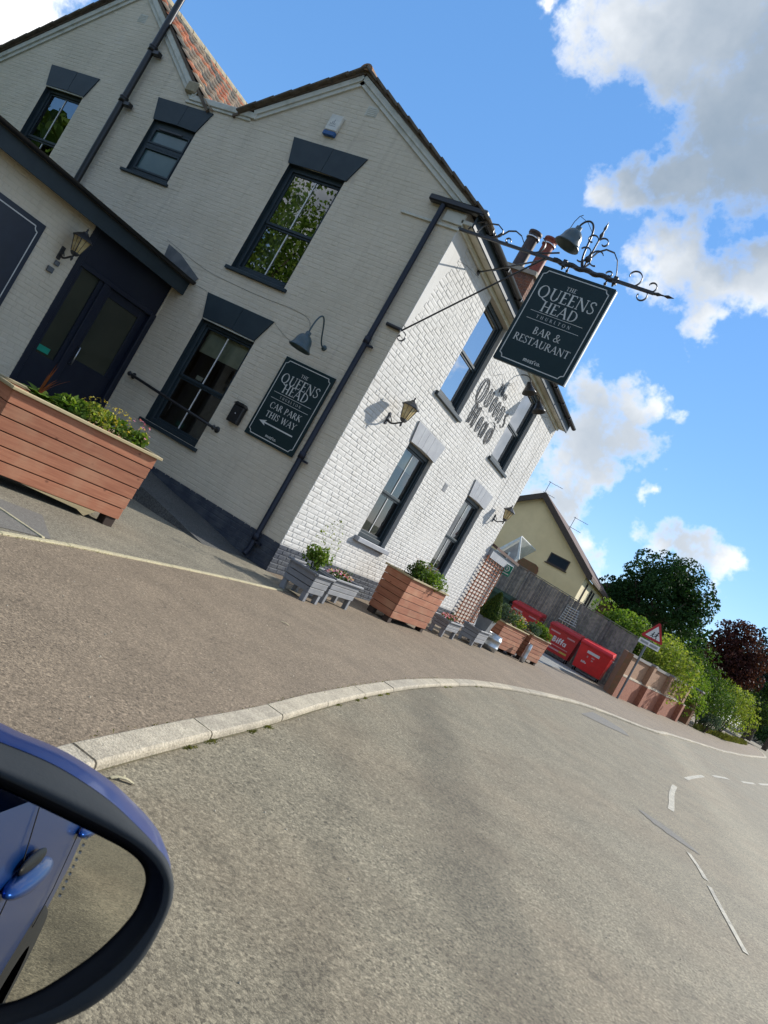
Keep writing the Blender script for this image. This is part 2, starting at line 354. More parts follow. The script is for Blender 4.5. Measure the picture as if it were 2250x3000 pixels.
# ------------------------------------------------------------------ lettering (capital strokes with serifs)
def glyphs():
    T, t = .135, .06; G = {}
    def ln(x0, y0, x1, y1, w): return ('L', x0, y0, x1, y1, w)
    def sf(x, y, l=.30): return ('L', x-l/2, y, x+l/2, y, .045)
    def ring(cx, cy, rx, ry, a0, a1): return ('R', cx, cy, rx, ry, a0, a1)
    def pl(pts, w): return ('P', pts, w)
    G['T'] = (.74, [ln(.37,0,.37,1,T), ln(.03,.97,.71,.97,t), ln(.05,.99,.05,.80,.045), ln(.69,.99,.69,.80,.045), sf(.37,.022)])
    G['H'] = (.90, [ln(.18,0,.18,1,T), ln(.72,0,.72,1,T), ln(.18,.5,.72,.5,t), sf(.18,.02), sf(.18,.98), sf(.72,.02), sf(.72,.98)])
    G['E'] = (.62, [ln(.16,0,.16,1,T), ln(.1,.97,.56,.97,t), ln(.16,.52,.48,.52,t), ln(.1,.03,.58,.03,t), ln(.55,.99,.55,.82,.045), ln(.57,.2,.57,.01,.045), sf(.12,.02,.2), sf(.12,.98,.2)])
    G['Q'] = (1.0, [ring(.48,.5,.46,.53,0,360), pl([(.52,.02),(.72,-.12),(1.0,-.2)], .08)])
    G['O'] = (.98, [ring(.48,.5,.46,.53,0,360)])
    G['U'] = (.88, [ln(.18,.33,.18,1,T), ln(.72,.33,.72,1,t), ring(.445,.34,.335,.36,180,360), sf(.18,.98), sf(.72,.98,.24)])
    G['N'] = (.94, [ln(.15,0,.15,1,t), ln(.14,1.0,.78,0,T), ln(.78,0,.78,1,t), sf(.15,.02,.24), sf(.1,.98,.2), sf(.78,.98,.24)])
    G['S'] = (.58, [pl([(.50,.80),(.46,.93),(.30,.99),(.13,.91),(.09,.75),(.18,.62),(.36,.49),(.48,.36),(.49,.18),(.38,.05),(.22,.01),(.09,.08),(.06,.22)], .085)])
    G['A'] = (.88, [ln(.08,0,.43,1.0,t), ln(.42,1.02,.80,0,T), ln(.22,.36,.64,.36,t), sf(.08,.02,.22), sf(.79,.02,.26)])
    G['D'] = (.90, [ln(.17,0,.17,1,T), ring(.30,.5,.54,.5,-90,90), ln(.1,.97,.32,.97,t), ln(.1,.03,.32,.03,t)])
    G['R'] = (.80, [ln(.17,0,.17,1,T), ring(.30,.74,.30,.26,-90,90), ln(.1,.97,.32,.97,t), ln(.17,.5,.32,.5,t), ln(.34,.5,.76,0,.12), sf(.17,.02)])
    G['P'] = (.68, [ln(.17,0,.17,1,T), ring(.30,.72,.31,.28,-90,90), ln(.1,.97,.32,.97,t), ln(.17,.46,.32,.46,t), sf(.17,.02)])
    G['B'] = (.72, [ln(.17,0,.17,1,T), ring(.30,.76,.27,.24,-90,90), ring(.30,.27,.34,.27,-90,90), ln(.1,.97,.32,.97,t), ln(.17,.53,.32,.53,t), ln(.1,.03,.32,.03,t)])
    G['L'] = (.60, [ln(.16,0,.16,1,T), ln(.1,.03,.54,.03,t), ln(.54,.2,.54,.01,.045), sf(.16,.98)])
    G['C'] = (.80, [ring(.46,.5,.43,.53,45,315), ln(.76,.9,.76,.72,.045)])
    G['K'] = (.82, [ln(.17,0,.17,1,T), ln(.20,.48,.66,.98,t), ln(.32,.58,.78,0,T), sf(.17,.02), sf(.17,.98), sf(.66,.98,.22)])
    G['I'] = (.38, [ln(.19,0,.19,1,T), sf(.19,.02), sf(.19,.98)])
    G['W'] = (1.22, [ln(.08,1,.36,0,T), ln(.36,0,.60,1,t), ln(.58,1,.86,0,T), ln(.86,0,1.12,1,t), sf(.08,.98,.24), sf(.58,.98,.2), sf(1.12,.98,.2)])
    G['Y'] = (.82, [ln(.06,1,.40,.45,T), ln(.40,.45,.74,1,t), ln(.40,0,.40,.47,T), sf(.08,.98,.24), sf(.74,.98,.22), sf(.40,.02)])
    G['&'] = (.92, [pl([(.86,.55),(.72,.28),(.52,.06),(.30,0),(.12,.08),(.08,.25),(.18,.42),(.40,.56),(.56,.70),(.57,.88),(.44,.99),(.30,.95),(.24,.80),(.32,.60),(.56,.26),(.76,.05),(.92,.01)], .09)])
    b = .2
    G['m'] = (.98, [ln(.12,0,.12,.66,b), pl([(.12,.45),(.22,.60),(.36,.62),(.46,.5),(.46,0)], .17), pl([(.46,.45),(.56,.60),(.70,.62),(.80,.5),(.80,0)], .17)])
    G['o'] = (.66, [('B', .32,.33,.31,.35,0,360,.17)])
    G['s'] = (.52, [pl([(.46,.55),(.36,.65),(.18,.64),(.10,.52),(.18,.40),(.36,.32),(.44,.18),(.36,.04),(.18,0),(.06,.10)], .15)])
    G["'"] = (.26, [ln(.14,.98,.10,.68,.15)])
    G['c'] = (.58, [('B', .32,.33,.31,.35,50,310,.17)])
    G['.'] = (.30, [ln(.14,0,.14,.17,.18)])
    G['f'] = (.44, [pl([(.42,.98),(.28,.98),(.19,.86),(.19,0)], .2), ln(.02,.62,.42,.62,.16)])
    G['i'] = (.32, [ln(.16,0,.16,.68,b), ln(.16,.80,.16,.98,b)])
    G['a'] = (.68, [('B', .30,.32,.29,.34,0,360,.17), ln(.56,0,.56,.66,.18)])
    G['Bs'] = (.74, [ln(.15,0,.15,1,.22), ('B', .28,.75,.34,.27,-90,90,.19), ('B', .28,.27,.38,.29,-90,90,.19)])
    return G
GLY = glyphs()
def text(mb, pl, s, u, z, h, d, align='c', track=0., mi=0, wmul=1., sx=1.):
    """lettering laid on plane pl; u,z = baseline anchor, h = cap height"""
    keys = ['Bs' if (c == 'B' and 'iff' in s) else c for c in s]
    wd = sum((.38 if k == ' ' else GLY[k][0])+track for k in keys)*h*sx
    x = u-(wd/2 if align == 'c' else (wd if align == 'r' else 0)); e = 0
    for k in keys:
        if k == ' ': x += (.38+track)*h*sx; continue
        w, st = GLY[k]
        for q in st:
            e += 1; dd = d+.00005*(e % 17)
            def P(a, b): return pl.p(x+a*h*sx, z+b*h, dd)
            if q[0] == 'L':
                _, x0, y0, x1, y1, ww = q; ww *= wmul; L = hypot(x1-x0, y1-y0); ax, ay = -(y1-y0)/L*ww/2, (x1-x0)/L*ww/2
                mb.poly([P(x0-ax, y0-ay), P(x1-ax, y1-ay), P(x1+ax, y1+ay), P(x0+ax, y0+ay)], mi)
            elif q[0] == 'P':
                pts = [Vector((*c, 0)) for c in q[1]]; ww = q[2]*wmul; vs = []
                for i, c in enumerate(pts):
                    dr = (pts[min(i+1, len(pts)-1)]-pts[max(i-1, 0)]).normalized(); a = Vector((-dr.y, dr.x, 0))*ww/2
                    vs += [P(*(c-a)[:2]), P(*(c+a)[:2])]
                mb.add(vs, [(2*i, 2*i+2, 2*i+3, 2*i+1) for i in range(len(pts)-1)], mi)
            else:
                cx, cy, rx, ry, a0, a1 = q[1:7]; n = 20; vs = []
                tx, ty = (.135*wmul, .05*wmul) if q[0] == 'R' else (q[7], q[7]*.8)
                for i in range(n+1):
                    a = radians(a0+(a1-a0)*i/n)
                    vs += [P(cx+(rx-tx)*cos(a), cy+(ry-ty)*sin(a)), P(cx+rx*cos(a), cy+ry*sin(a))]
                mb.add(vs, [(2*i, 2*i+1, 2*i+3, 2*i+2) for i in range(n)], mi)
        x += (w+track)*h*sx
    return wd
# ------------------------------------------------------------------ material set
wallmat('white_paint', (.585,.57,.535), (.53,.515,.48), (.36,.34,.30)); wallmat('white_mortar', (.55,.535,.50), (.48,.465,.43), (.30,.28,.25))
wallmat('warm_shade_paint', (.66,.585,.455), (.60,.53,.405), (.40,.345,.265)); wallmat('warm_shade_mortar', (.62,.55,.425), (.55,.48,.37), (.34,.295,.225))  # white paint with warm bounce light tinted in, for shaded gable and porch
M('plinth_paint', (.040,.048,.066), (.070,.078,.090), rough=.7, scale=5, bump=.35, bscale=70, spec=.25)
M('cream_trim', (.58,.57,.49), (.44,.43,.35), rough=.7, scale=5, bump=.25, bscale=50, lo=.45, hi=.75)
M('slate_paint', (.018,.030,.037), (.024,.037,.044), rough=.5, scale=4, bump=.08, bscale=90, spec=.35)
M('navy_paint', (.009,.012,.024), (.012,.016,.028), rough=.45, scale=3, spec=.35)
M('lintel_grey', (.27,.28,.30), (.32,.33,.345), rough=.55, scale=5, bump=.2, bscale=90)
M('black_iron', (.018,.018,.020), (.03,.029,.028), rough=.42, scale=20, spec=.5, bump=.1)
M('black_plastic', (.012,.012,.013), rough=.35, spec=.5)
M('white_bar', (.75,.75,.72), rough=.5)
M('sign_green', (.008,.022,.024), (.010,.026,.028), rough=.45, scale=2, spec=.25)
M('sign_navy', (.010,.017,.034), rough=.35, spec=.5)
M('sign_white', (.62,.62,.58), rough=.5)
M('white_plastic', (.68,.67,.6), rough=.5)
M('blue_plastic', (.02,.10,.28), rough=.4)
M('brass_glass', (.42,.30,.12), (.52,.42,.22), rough=.18, scale=18, spec=.6)
M('verdigris_enamel', (.035,.065,.075), (.05,.08,.09), rough=.35, scale=6, spec=.5)
M('interior', (.16,.14,.12), rough=.9)
M('interior_floor', (.07,.05,.035), rough=.8)
M('curtain', (.45,.46,.40), (.36,.38,.32), rough=.9, scale=3)
M('blind', (.62,.63,.50), rough=.9)
emis('bulb', (1., .62, .25), 9.)
glassmat('glass_upper', 8., (.55,.62,.62))
glassmat('glass_lower', 1.75, (.82,.86,.80))
glassmat('glass_gable', 2.5, (.62,.68,.62))
M('obscure_glass', (.055,.105,.115), (.07,.125,.13), rough=.25, scale=2, spec=.6)
M('door_glass', (.040,.043,.028), (.030,.033,.022), rough=.25, scale=1.5, spec=.5)
M('lead', (.10,.105,.105), (.15,.15,.145), rough=.6, scale=5)
M('roof_dark', (.085,.068,.052), (.15,.12,.085), rough=.85, scale=9, bump=.4, bscale=60)
M('roof_slab', (.10,.075,.055), (.16,.12,.08), rough=.9, scale=7, bump=.4)
def pantile():
    m = bpy.data.materials.new('pantile'); m.use_nodes = True; MATS['pantile'] = m
    t = NT(m.node_tree); P = m.node_tree.nodes['Principled BSDF']
    oi = t.n('ShaderNodeObjectInfo').outputs['Random']
    cr = t.n('ShaderNodeValToRGB', i_Fac=oi); cr.color_ramp.interpolation = 'CONSTANT'; e = cr.color_ramp.elements
    cols = [(0,(.24,.175,.12)),(.22,(.13,.115,.09)),(.40,(.30,.22,.145)),(.54,(.40,.125,.06)),(.70,(.10,.09,.075)),(.80,(.48,.17,.08)),(.93,(.22,.16,.11))]
    e[0].position = 0; e[0].color = (*cols[0][1], 1); e[1].position = cols[1][0]; e[1].color = (*cols[1][1], 1)
    for p, c in cols[2:]: q = e.new(p); q.color = (*c, 1)
    co = t.n('ShaderNodeTexCoord').outputs['Object']
    nz = t.n('ShaderNodeTexNoise', i_Vector=co, i_Scale=14., i_Detail=6.).outputs[0]
    c = t.mix(t.sm(nz, .45, .75), cr.outputs[0], (.20,.19,.14))
    m.node_tree.links.new(c, P.inputs['Base Color']); P.inputs['Roughness'].default_value = .85
pantile()
M('ridge_clay', (.30,.15,.08), (.20,.14,.08), rough=.9, scale=12, bump=.4)
M('ridge_buff', (.38,.32,.21), (.28,.24,.16), rough=.9, scale=12, bump=.4)
M('stock_brick', (.20,.085,.05), (.13,.065,.045), rough=.85, scale=8, bump=.3, rnd=.25)
M('lime_mortar', (.34,.30,.24), rough=.9)
M('pot_red', (.24,.050,.025), (.17,.04,.025), rough=.6, scale=6); M('pot_black', (.035,.028,.027), (.07,.042,.034), rough=.6, scale=6)
M('steel', (.55,.56,.57), (.42,.43,.44), rough=.28, metal=1., scale=8)
M('galvanised', (.42,.44,.45), (.52,.54,.55), rough=.42, metal=.9, scale=14)
M('grey_zinc', (.15,.16,.165), (.19,.20,.205), rough=.5, scale=5, bump=.1)
woodmat('stained_wood', (.40,.165,.088), (.29,.105,.055), (.11,.035,.018), (.44,.25,.145)); woodmat('stained_weathered', (.42,.33,.18), (.31,.25,.14), (.2,.14,.08), (.36,.31,.20), .8)
M('grey_wood', (.19,.193,.20), (.235,.238,.245), rough=.6, scale=4, bump=.15, bscale=50, rnd=.08)
M('wood_dark', (.05,.03,.02), rough=.8)
M('soil', (.025,.018,.012), rough=1., scale=30, bump=.6)
M('fence_wood', (.25,.22,.18), (.15,.137,.115), rough=.9, scale=7, detail=8, bump=.4, bscale=40, rnd=.28)
M('cedar', (.30,.105,.045), (.22,.075,.035), rough=.75, scale=9, rnd=.2)
M('wall_brick_tan', (.40,.235,.135), (.31,.175,.105), rough=.85, scale=14, bump=.4, bscale=40)
M('wall_brick_red', (.38,.155,.085), (.29,.11,.065), rough=.85, scale=14, bump=.4, bscale=40)
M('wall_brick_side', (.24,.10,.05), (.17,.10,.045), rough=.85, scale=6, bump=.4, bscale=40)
M('wall_stone', (.55,.46,.34), rough=.85, scale=10); M('coping', (.23,.21,.19), (.30,.28,.25), rough=.9, scale=10, bump=.3)
M('render_yellow', (.84,.63,.34), (.78,.58,.31), rough=.9, scale=1.2, bump=.2, bscale=90)
M('render_cream', (.72,.62,.40), rough=.9, scale=2)
M('upvc', (.78,.78,.74), rough=.4); M('frame_brown', (.07,.045,.03), rough=.6)
M('house_tile', (.12,.07,.055), (.085,.055,.045), rough=.9, scale=8, bump=.5, bscale=30)
M('house_glass', (.03,.04,.05), rough=.05, spec=.8)
M('bin_red', (.50,.016,.016), (.43,.013,.013), rough=.38, scale=3, spec=.5, bump=.06, bscale=15)
M('bin_red_bright', (.70,.014,.016), (.60,.012,.014), rough=.35, scale=3, spec=.5)
M('bin_green', (.022,.055,.028), rough=.5); M('rubber', (.015,.015,.015), rough=.8)
M('print_white', (.72,.70,.66), rough=.6); M('print_pink', (.62,.32,.30), rough=.6); M('print_yellow', (.60,.42,.08), rough=.6); M('print_grey', (.30,.30,.29), rough=.6)
M('sign_red', (.42,.02,.025), rough=.4); M('print_black', (.012,.012,.012), rough=.6); M('safety_green', (.01,.24,.13), rough=.45); M('safety_green_dark', (.012,.30,.20), rough=.4)
M('letter_iron', (.10,.10,.10), rough=.55, spec=.4); M('cable_grey', (.16,.15,.13), rough=.7)
M('pole_grey', (.16,.17,.18), rough=.5, metal=.5)
M('bark', (.10,.075,.05), (.06,.045,.03), rough=.95, scale=12, bump=.6)
M('blue_pearl', (.006,.055,.27), (.006,.055,.27), rough=.32, metal=.65, spec=.4, coat=.3)
M('bezel_grey', (.036,.040,.042), rough=.75, spec=.12, bump=.05, bscale=400); M('car_black', (.008,.008,.009), rough=.55)
M('mirror_silver', (.66,.64,.56), (.66,.64,.56), rough=.0, metal=1.)
M('car_glass', (.02,.025,.03), rough=.03, spec=.8); M('tyre', (.02,.02,.02), rough=.85); M('alloy', (.45,.46,.47), rough=.3, metal=1.)
M('kerb_concrete', (.415,.36,.265), (.33,.285,.21), rough=.9, scale=5, bump=.5, bscale=110, rnd=.1, speck=(120., .5))
M('edging_pale', (.46,.40,.24), (.36,.31,.20), rough=.9, scale=6, bump=.4, speck=(90., .4))
M('road_paint', (.44,.40,.31), (.27,.25,.20), rough=.85, scale=14, lo=.42, hi=.62)
M('earth', (.11,.12,.05), (.08,.09,.035), rough=1., scale=2, bump=.4)
M('moss', (.15,.125,.075), (.08,.075,.035), rough=1., scale=30)
M('patch_dark', (.135,.124,.104), (.172,.158,.132), rough=.85, scale=40, bump=.5, bscale=200, speck=(140., .5))
tarmac('road_tarmac', (.136,.118,.079), (.257,.220,.147), (.218,.159,.097), chip=160., aggr=.9,
       band=[(4.98,-4.9,1.21,-2.59,.30,.74),(4.2,-5.2,1.0,-2.2,.10,.88),(6.05,-4.2,.9,-2.4,.12,.93),(7.5,.5,.6,-5.,.6,1.22)])
tarmac('footway_tarmac', (.136,.104,.070), (.257,.197,.131), (.242,.184,.122), chip=160., aggr=1.)
tarmac('forecourt_tarmac', (.128,.114,.082), (.257,.227,.163), (.303,.258,.179), chip=160., aggr=.9)
tarmac('ramp_tarmac', (.060,.060,.056), (.105,.104,.096), (.08,.075,.07), chip=120.)
tarmac('yard_tarmac', (.14,.137,.125), (.26,.255,.23), (.2,.19,.17), chip=120.)
leafmat('leaf_dark', (.012,.035,.010), (.022,.055,.014), (.04,.08,.02), trans=.22)
leafmat('leaf_bright', (.065,.13,.015), (.12,.195,.028), (.19,.25,.045), trans=.4)
leafmat('leaf_mid', (.028,.065,.012), (.05,.095,.018), (.085,.125,.025), trans=.35)
leafmat('leaf_lime', (.12,.18,.02), (.20,.25,.04), (.28,.29,.07), trans=.4)
leafmat('leaf_purple', (.030,.010,.010), (.055,.018,.015), (.10,.035,.022), trans=.25)
leafmat('leaf_blue', (.010,.034,.030), (.018,.05,.04), (.03,.065,.05), trans=.15)
leafmat('leaf_box', (.03,.065,.010), (.06,.095,.012), (.10,.125,.018), trans=.25)
leafmat('leaf_cordyline', (.11,.025,.015), (.20,.055,.02), (.30,.11,.035), trans=.35)
leafmat('leaf_greyblue', (.05,.085,.06), (.08,.12,.08), (.12,.16,.10), trans=.3)
leafmat('petal_yellow', (.50,.34,.03), (.55,.42,.06), (.45,.40,.10), trans=.3); leafmat('petal_pink', (.50,.12,.20), (.62,.25,.32), (.70,.42,.42), trans=.3)
leafmat('petal_mixed', (.55,.10,.30), (.75,.70,.60), (.60,.09,.05), trans=.3)
leafmat('grass', (.07,.09,.02), (.12,.13,.03), (.20,.17,.06), trans=.35)
# ------------------------------------------------------------------ ground
def gz(y):
    """the street climbs gently away from the camera"""
    if y < -1: return 0.
    if y < 3: return .016*(y+1)**2/8
    return .016*(y-1) if y < 120 else .016*119
ROAD_DZ = -.036
YS = [-60, -30, -20, -14, -11, -9, -7, -5, -3.5, -2, -1, 0, 1, 2, 3, 5, 7, 9, 11, 13, 16, 19, 22, 26, 30, 35, 40, 46, 53, 60, 75, 90, 120, 180, 300, 600]
KERB = [(7.6,-17.),(6.3,-13.),(5.2,-10.6),(4.45,-8.9),(4.02,-7.9),(3.85,-7.25),(3.70,-6.3),(3.57,-5.35),(3.41,-4.4),(3.26,-3.38),(3.14,-2.4),(3.03,-1.36),(2.95,-.3),(2.90,.9),(2.88,2.1),(2.96,3.6),(3.14,5.4),(3.36,7.2),(3.66,8.95),(4.18,10.7),(4.75,12.3),(5.22,13.9),(5.42,15.4),(5.85,17.4),(6.36,19.7),(6.9,22.),(7.39,24.1),(7.95,27.4),(8.51,30.6),(9.3,35.8),(10.2,42.),(10.85,46.5),(11.15,50.),(11.25,55.),(11.1,62.)]
def resample(pts, step):
    out = [Vector((*pts[0], 0))]; 
    P = []
    for i in range(len(pts)-1):
        p0, p1, p2, p3 = (Vector((*pts[max(0, min(len(pts)-1, j))], 0)) for j in (i-1, i, i+1, i+2))
        for k in range(24):
            t = k/24; P.append(.5*((2*p1)+(p2-p0)*t+(2*p0-5*p1+4*p2-p3)*t*t+(3*p1-p0-3*p2+p3)*t**3))
    P.append(Vector((*pts[-1], 0))); acc = 0
    for a, b in zip(P, P[1:]):
        acc += (b-a).length
        if acc >= step: out.append(b.copy()); acc = 0
    return out
KP = resample(KERB, .23)
def kx(y):
    for a, b in zip(KP, KP[1:]):
        if a.y <= y <= b.y: return a.x+(b.x-a.x)*(y-a.y)/(b.y-a.y+1e-9)
    return KP[0].x if y < KP[0].y else KP[-1].x
def sheet(name, xl, xr, y0, y1, dz, mat, step=1.2, kind='structure', parent=None, skirt=0.):
    ys = [y0]; y = y0
    while y < y1-1e-6: y = min(y1, y+(step if y < 40 else step*4)); ys.append(y)
    mb = MB(); vs = []; fs = []
    for y in ys:
        a, b = xl(y), xr(y); vs += [(a, y, gz(y)+dz), (b, y, gz(y)+dz)]
    fs = [(2*i, 2*i+1, 2*i+3, 2*i+2) for i in range(len(ys)-1)]
    mb.add(vs, fs, 0, False); o = mb.build(name, mat, parent)
    if kind and parent is None: o['kind'] = kind
    return o
mb = MB(); vs = []
for y in YS: vs += [(-500, y, gz(y)-.16), (500, y, gz(y)-.16)]
vs = [(-500, -300, -.16), (500, -300, -.16)]+vs
mb.add(vs, [(2*i, 2*i+1, 2*i+3, 2*i+2) for i in range(len(vs)//2-1)]); mb.build('ground', 'earth')['kind'] = 'structure'
sheet('road', lambda y: (kx(y)-.05 if y < 62 else 4.), lambda y: 17+max(0, y)*.12, -40, 170, ROAD_DZ, 'road_tarmac', .5)
sheet('footway', lambda y: -1. if y < 24 else min(5.5, 3.4+(y-24)*.2), lambda y: kx(y)+.004, -17, 62, 0., 'footway_tarmac', .3)
# forecourt between the pale edging and the pub (greyer surfacing), the ramp up to the porch door
EDG = [(1.52,-6.6),(1.35,-5.64),(1.22,-4.89),(1.04,-3.36),(.92,-2.2),(.86,-1.2),(.80,-.75)]
def ex(y):
    for (x0, y0), (x1, y1) in zip(EDG, EDG[1:]):
        if y0 <= y <= y1: return x0+(x1-x0)*(y-y0)/(y1-y0)
    return EDG[0][0] if y < EDG[0][1] else EDG[-1][0]
sheet('forecourt', lambda y: -9., ex, -12, .0, .004, 'forecourt_tarmac', .3)
sheet('yard', lambda y: -6., lambda y: 1.35+.12*(y-12) if y < 20 else 2.4, 10.9, 24, .006, 'yard_tarmac', .6)
mb = MB()   # patch of darker tarmac by the planter
mb.poly([(.62,-7.6,.008),(1.28,-6.9,.008),(1.20,-5.05,.008),(.55,-4.62,.008),(.30,-5.4,.008)]); mb.build('tarmac_patch', 'patch_dark')['kind'] = 'structure'
mb = MB()
mb.poly([(3.98,6.9,gz(6.9)+ROAD_DZ+.006),(4.42,7.4,gz(7.4)+ROAD_DZ+.006),(4.95,8.2,gz(8.2)+ROAD_DZ+.006),(4.72,8.9,gz(8.9)+ROAD_DZ+.006),(4.30,8.95,gz(8.95)+ROAD_DZ+.006),(4.0,8.8,gz(8.8)+ROAD_DZ+.006)])
mb.build('road_patch', 'patch_dark')['kind'] = 'structure'
# edging strips: short lengths of pale concrete edging
eg = thing('edging', None, None); eg['kind'] = 'structure'
def strip(a, b, w, z, h, mat, parent, name, step=.9, gap=.006):
    a, b = Vector(a), Vector(b); L = (b-a).length; d = (b-a)/L; nn = Vector((-d.y, d.x, 0)); k = max(1, round(L/step)); 
    for i in range(k):
        mb = MB(); T = Matrix(((d.x, nn.x, 0, 0), (d.y, nn.y, 0, 0), (0, 0, 1, 0), (0, 0, 0, 1)))
        p = a+d*(L*i/k); mb.bbox(gap/2, L/k-gap/2, -w/2, w/2, -.05, h, .004, 0, T); mb.build(name, mat, parent, (p.x, p.y, z+random.uniform(-.002, .002)))
for a, b in zip(EDG, EDG[1:]): strip((*a, 0), (*b, 0), .05, .0, .013, 'edging_pale', eg, 'edging_stone')
strip((.2,-5.26,0), (1.22,-5.14,0), .035, .004, .012, 'edging_pale', eg, 'edging_stone')
# kerb: separate stones as far as they can be told apart, then one run
kb = thing('kerb', None, None); kb['kind'] = 'structure'
def kerb_piece(pts, name, mat='kerb_concrete', gap=.009):
    mb = MB(); w = .135
    L = []; R = []
    for i, p in enumerate(pts):
        d = (pts[min(i+1, len(pts)-1)]-pts[max(i-1, 0)]).normalized(); nn = Vector((d.y, -d.x, 0))
        q = p+d*(gap if i == 0 else (-gap if i == len(pts)-1 else 0)); z = gz(q.y)
        L.append(Vector((q.x, q.y, z))); R.append((q, nn, z))
    vs = []; j = random.uniform(-.004, .004)
    for l, (q, nn, z) in zip(L, R):
        o = Vector((q.x, q.y, 0)); z += j
        vs += [o+Vector((0, 0, z-.12)), o+Vector((0, 0, z+.006)), o+nn*.006+Vector((0, 0, z+.009)), o+nn*(w-.014)+Vector((0, 0, z+.006)), o+nn*(w-.004)+Vector((0, 0, z-.002)), o+nn*w+Vector((0, 0, z-.014)), o+nn*w+Vector((0, 0, z-.14))]
    k = 7; n = len(pts); fs = [(i*k+a, i*k+a+1, (i+1)*k+a+1, (i+1)*k+a) for i in range(n-1) for a in range(k-1)]
    fs += [tuple(range(k)), tuple(range((n-1)*k, n*k))[::-1]]
    mb.add(vs, fs); return mb.build(name, mat, kb)
i0 = 0
while i0+4 < len(KP) and KP[i0].y < 34:
    kerb_piece(KP[i0:i0+5], 'kerb_stone'); i0 += 4
kerb_piece(KP[i0:], 'kerb_run')['kind'] = 'stuff'
# weeds and grit along the kerb and edging joints
def tufts(name, pts, n, hgt, spread, mat, wid=.006):
    V = []; F = []
    for _ in range(n):
        p = pts[rng.integers(len(pts))]; x, y, z = p[0]+rng.normal(0, spread), p[1]+rng.normal(0, spread*3), p[2]
        a = rng.uniform(0, 6.28); h = hgt*rng.uniform(.3, 1.3); w = wid*rng.uniform(.6, 1.5); lx, ly = rng.normal(0, h*.6, 2); b = len(V)
        V += [(x-w*cos(a), y-w*sin(a), z), (x+w*cos(a), y+w*sin(a), z), (x+lx*.5+w*.7*cos(a), y+ly*.5, z+h*.6), (x+lx, y+ly, z+h)]; F.append((b, b+1, b+2, b+3))
    return numpy_mesh(name, np.array(V), np.array(F), mat)
wp = []
for i, p in enumerate(KP):
    if -8 < p.y < 3 and (noise.noise((p.y*1.7, 0, 3)) > .02):
        d = (KP[i+1]-KP[i-1]).normalized(); q = p+Vector((d.y, -d.x, 0))*.142; wp.append((q.x, q.y, gz(q.y)+ROAD_DZ))
o = link('kerb_weeds', tufts('kerb_weeds', wp, 1600, .012, .010, 'grass', .003)); tag(o, 'moss and tiny weeds along the foot of the kerb', 'weeds', kind='stuff')
wp = [(ex(y)+.03, y, .004) for y in np.linspace(-6.3, -4.4, 30)]+[(kx(y)-.005, y, .004) for y in np.linspace(-7, 1, 60)]
o = link('edging_weeds', tufts('edging_weeds', wp, 500, .009, .012, 'grass', .003)); tag(o, 'tiny weeds along the pale edging strip', 'weeds', kind='stuff')
mb = MB()
vs = []; 
for i, p in enumerate(KP):
    if -9 < p.y < 14:
        d = (KP[i+1]-KP[i-1]).normalized(); nn = Vector((d.y, -d.x, 0)); w = .143+.022*noise.noise((p.y*2., 1, 0))
        for q in (p+nn*.13, p+nn*w): vs.append((q.x, q.y, gz(q.y)+ROAD_DZ+.005))
mb.add(vs, [(2*i, 2*i+1, 2*i+3, 2*i+2) for i in range(len(vs)//2-1)]); mb.build('gutter_grit', 'moss')['kind'] = 'structure'
# loose grit
V = []; F = []
for _ in range(420):
    y = rng.uniform(-8.4, 4); x = rng.uniform(1.6, 7.5); on = x < kx(y)+.1
    z = gz(y)+(0 if on else ROAD_DZ)+.001; s = rng.uniform(.003, .009); b = len(V)
    for q in ((1,0,0),(-.5,.8,0),(-.5,-.8,0),(0,0,1)): V.append((x+q[0]*s, y+q[1]*s, z+q[2]*s))
    F += [(b,b+1,b+3),(b+1,b+2,b+3),(b+2,b,b+3)]
o = link('loose_grit', numpy_mesh('loose_grit', np.array(V), np.array(F), 'kerb_concrete')); tag(o, 'scattered grit lying on the road and footway', 'grit', kind='stuff')
# fallen leaves / stalks
for x, y, a in ((2.02,-2.55,.6),(4.02,-6.95,1.1)):
    mb = MB(); mb.ribbon([(-.05,0,.006),(-.02,.008,.012),(.02,.0,.014),(.05,-.01,.006)], .016, .002, (0,0,1)); mb.ribbon([(0,0,.01),(.02,.03,.012)], .008, .002, (0,0,1))
    o = mb.build('fallen_leaf', 'edging_pale', None, (x, y, gz(y)+(0 if x < 3.5 else ROAD_DZ))); o.rotation_euler = (0, 0, a)
    tag(o, 'dry yellow leaf lying on the footway tarmac' if x < 3.5 else 'pale leaf curled on the road at the kerb', 'leaf')
# road markings
def marking(pts, w0, w1, label):
    mb = MB(); P = [Vector((*p, 0)) for p in pts]; vs = []
    for i, p in enumerate(P):
        d = (P[min(i+1, len(P)-1)]-P[max(i-1, 0)]).normalized(); a = Vector((-d.y, d.x, 0))*((w0+(w1-w0)*i/(len(P)-1))/2)*(1+.18*noise.noise((p.x*6, p.y*6, 2)))
        for q in (p-a, p+a): vs.append((q.x, q.y, gz(q.y)+ROAD_DZ+.005))
    mb.add(vs, [(2*i, 2*i+1, 2*i+3, 2*i+2) for i in range(len(P)-1)][::1]); o = mb.build('road_marking', 'road_paint'); o['kind'] = 'structure'
CLN = [(6.72,-3.0),(6.56,-1.95),(6.42,-1.0),(6.30,-.45),(6.15,.4),(6.06,1.2),(6.05,2.2),(6.02,3.4),(6.04,4.6),(6.12,5.7),(6.25,7.0),(6.45,8.5),(6.7,10.1),(7.05,11.8),(7.6,13.9),(8.2,16.6),(8.9,20.1),(9.6,24.),(10.4,28.)]
CP = resample(CLN, .2)
def between(y0, y1): return [(p.x, p.y) for p in CP if y0 <= p.y <= y1]
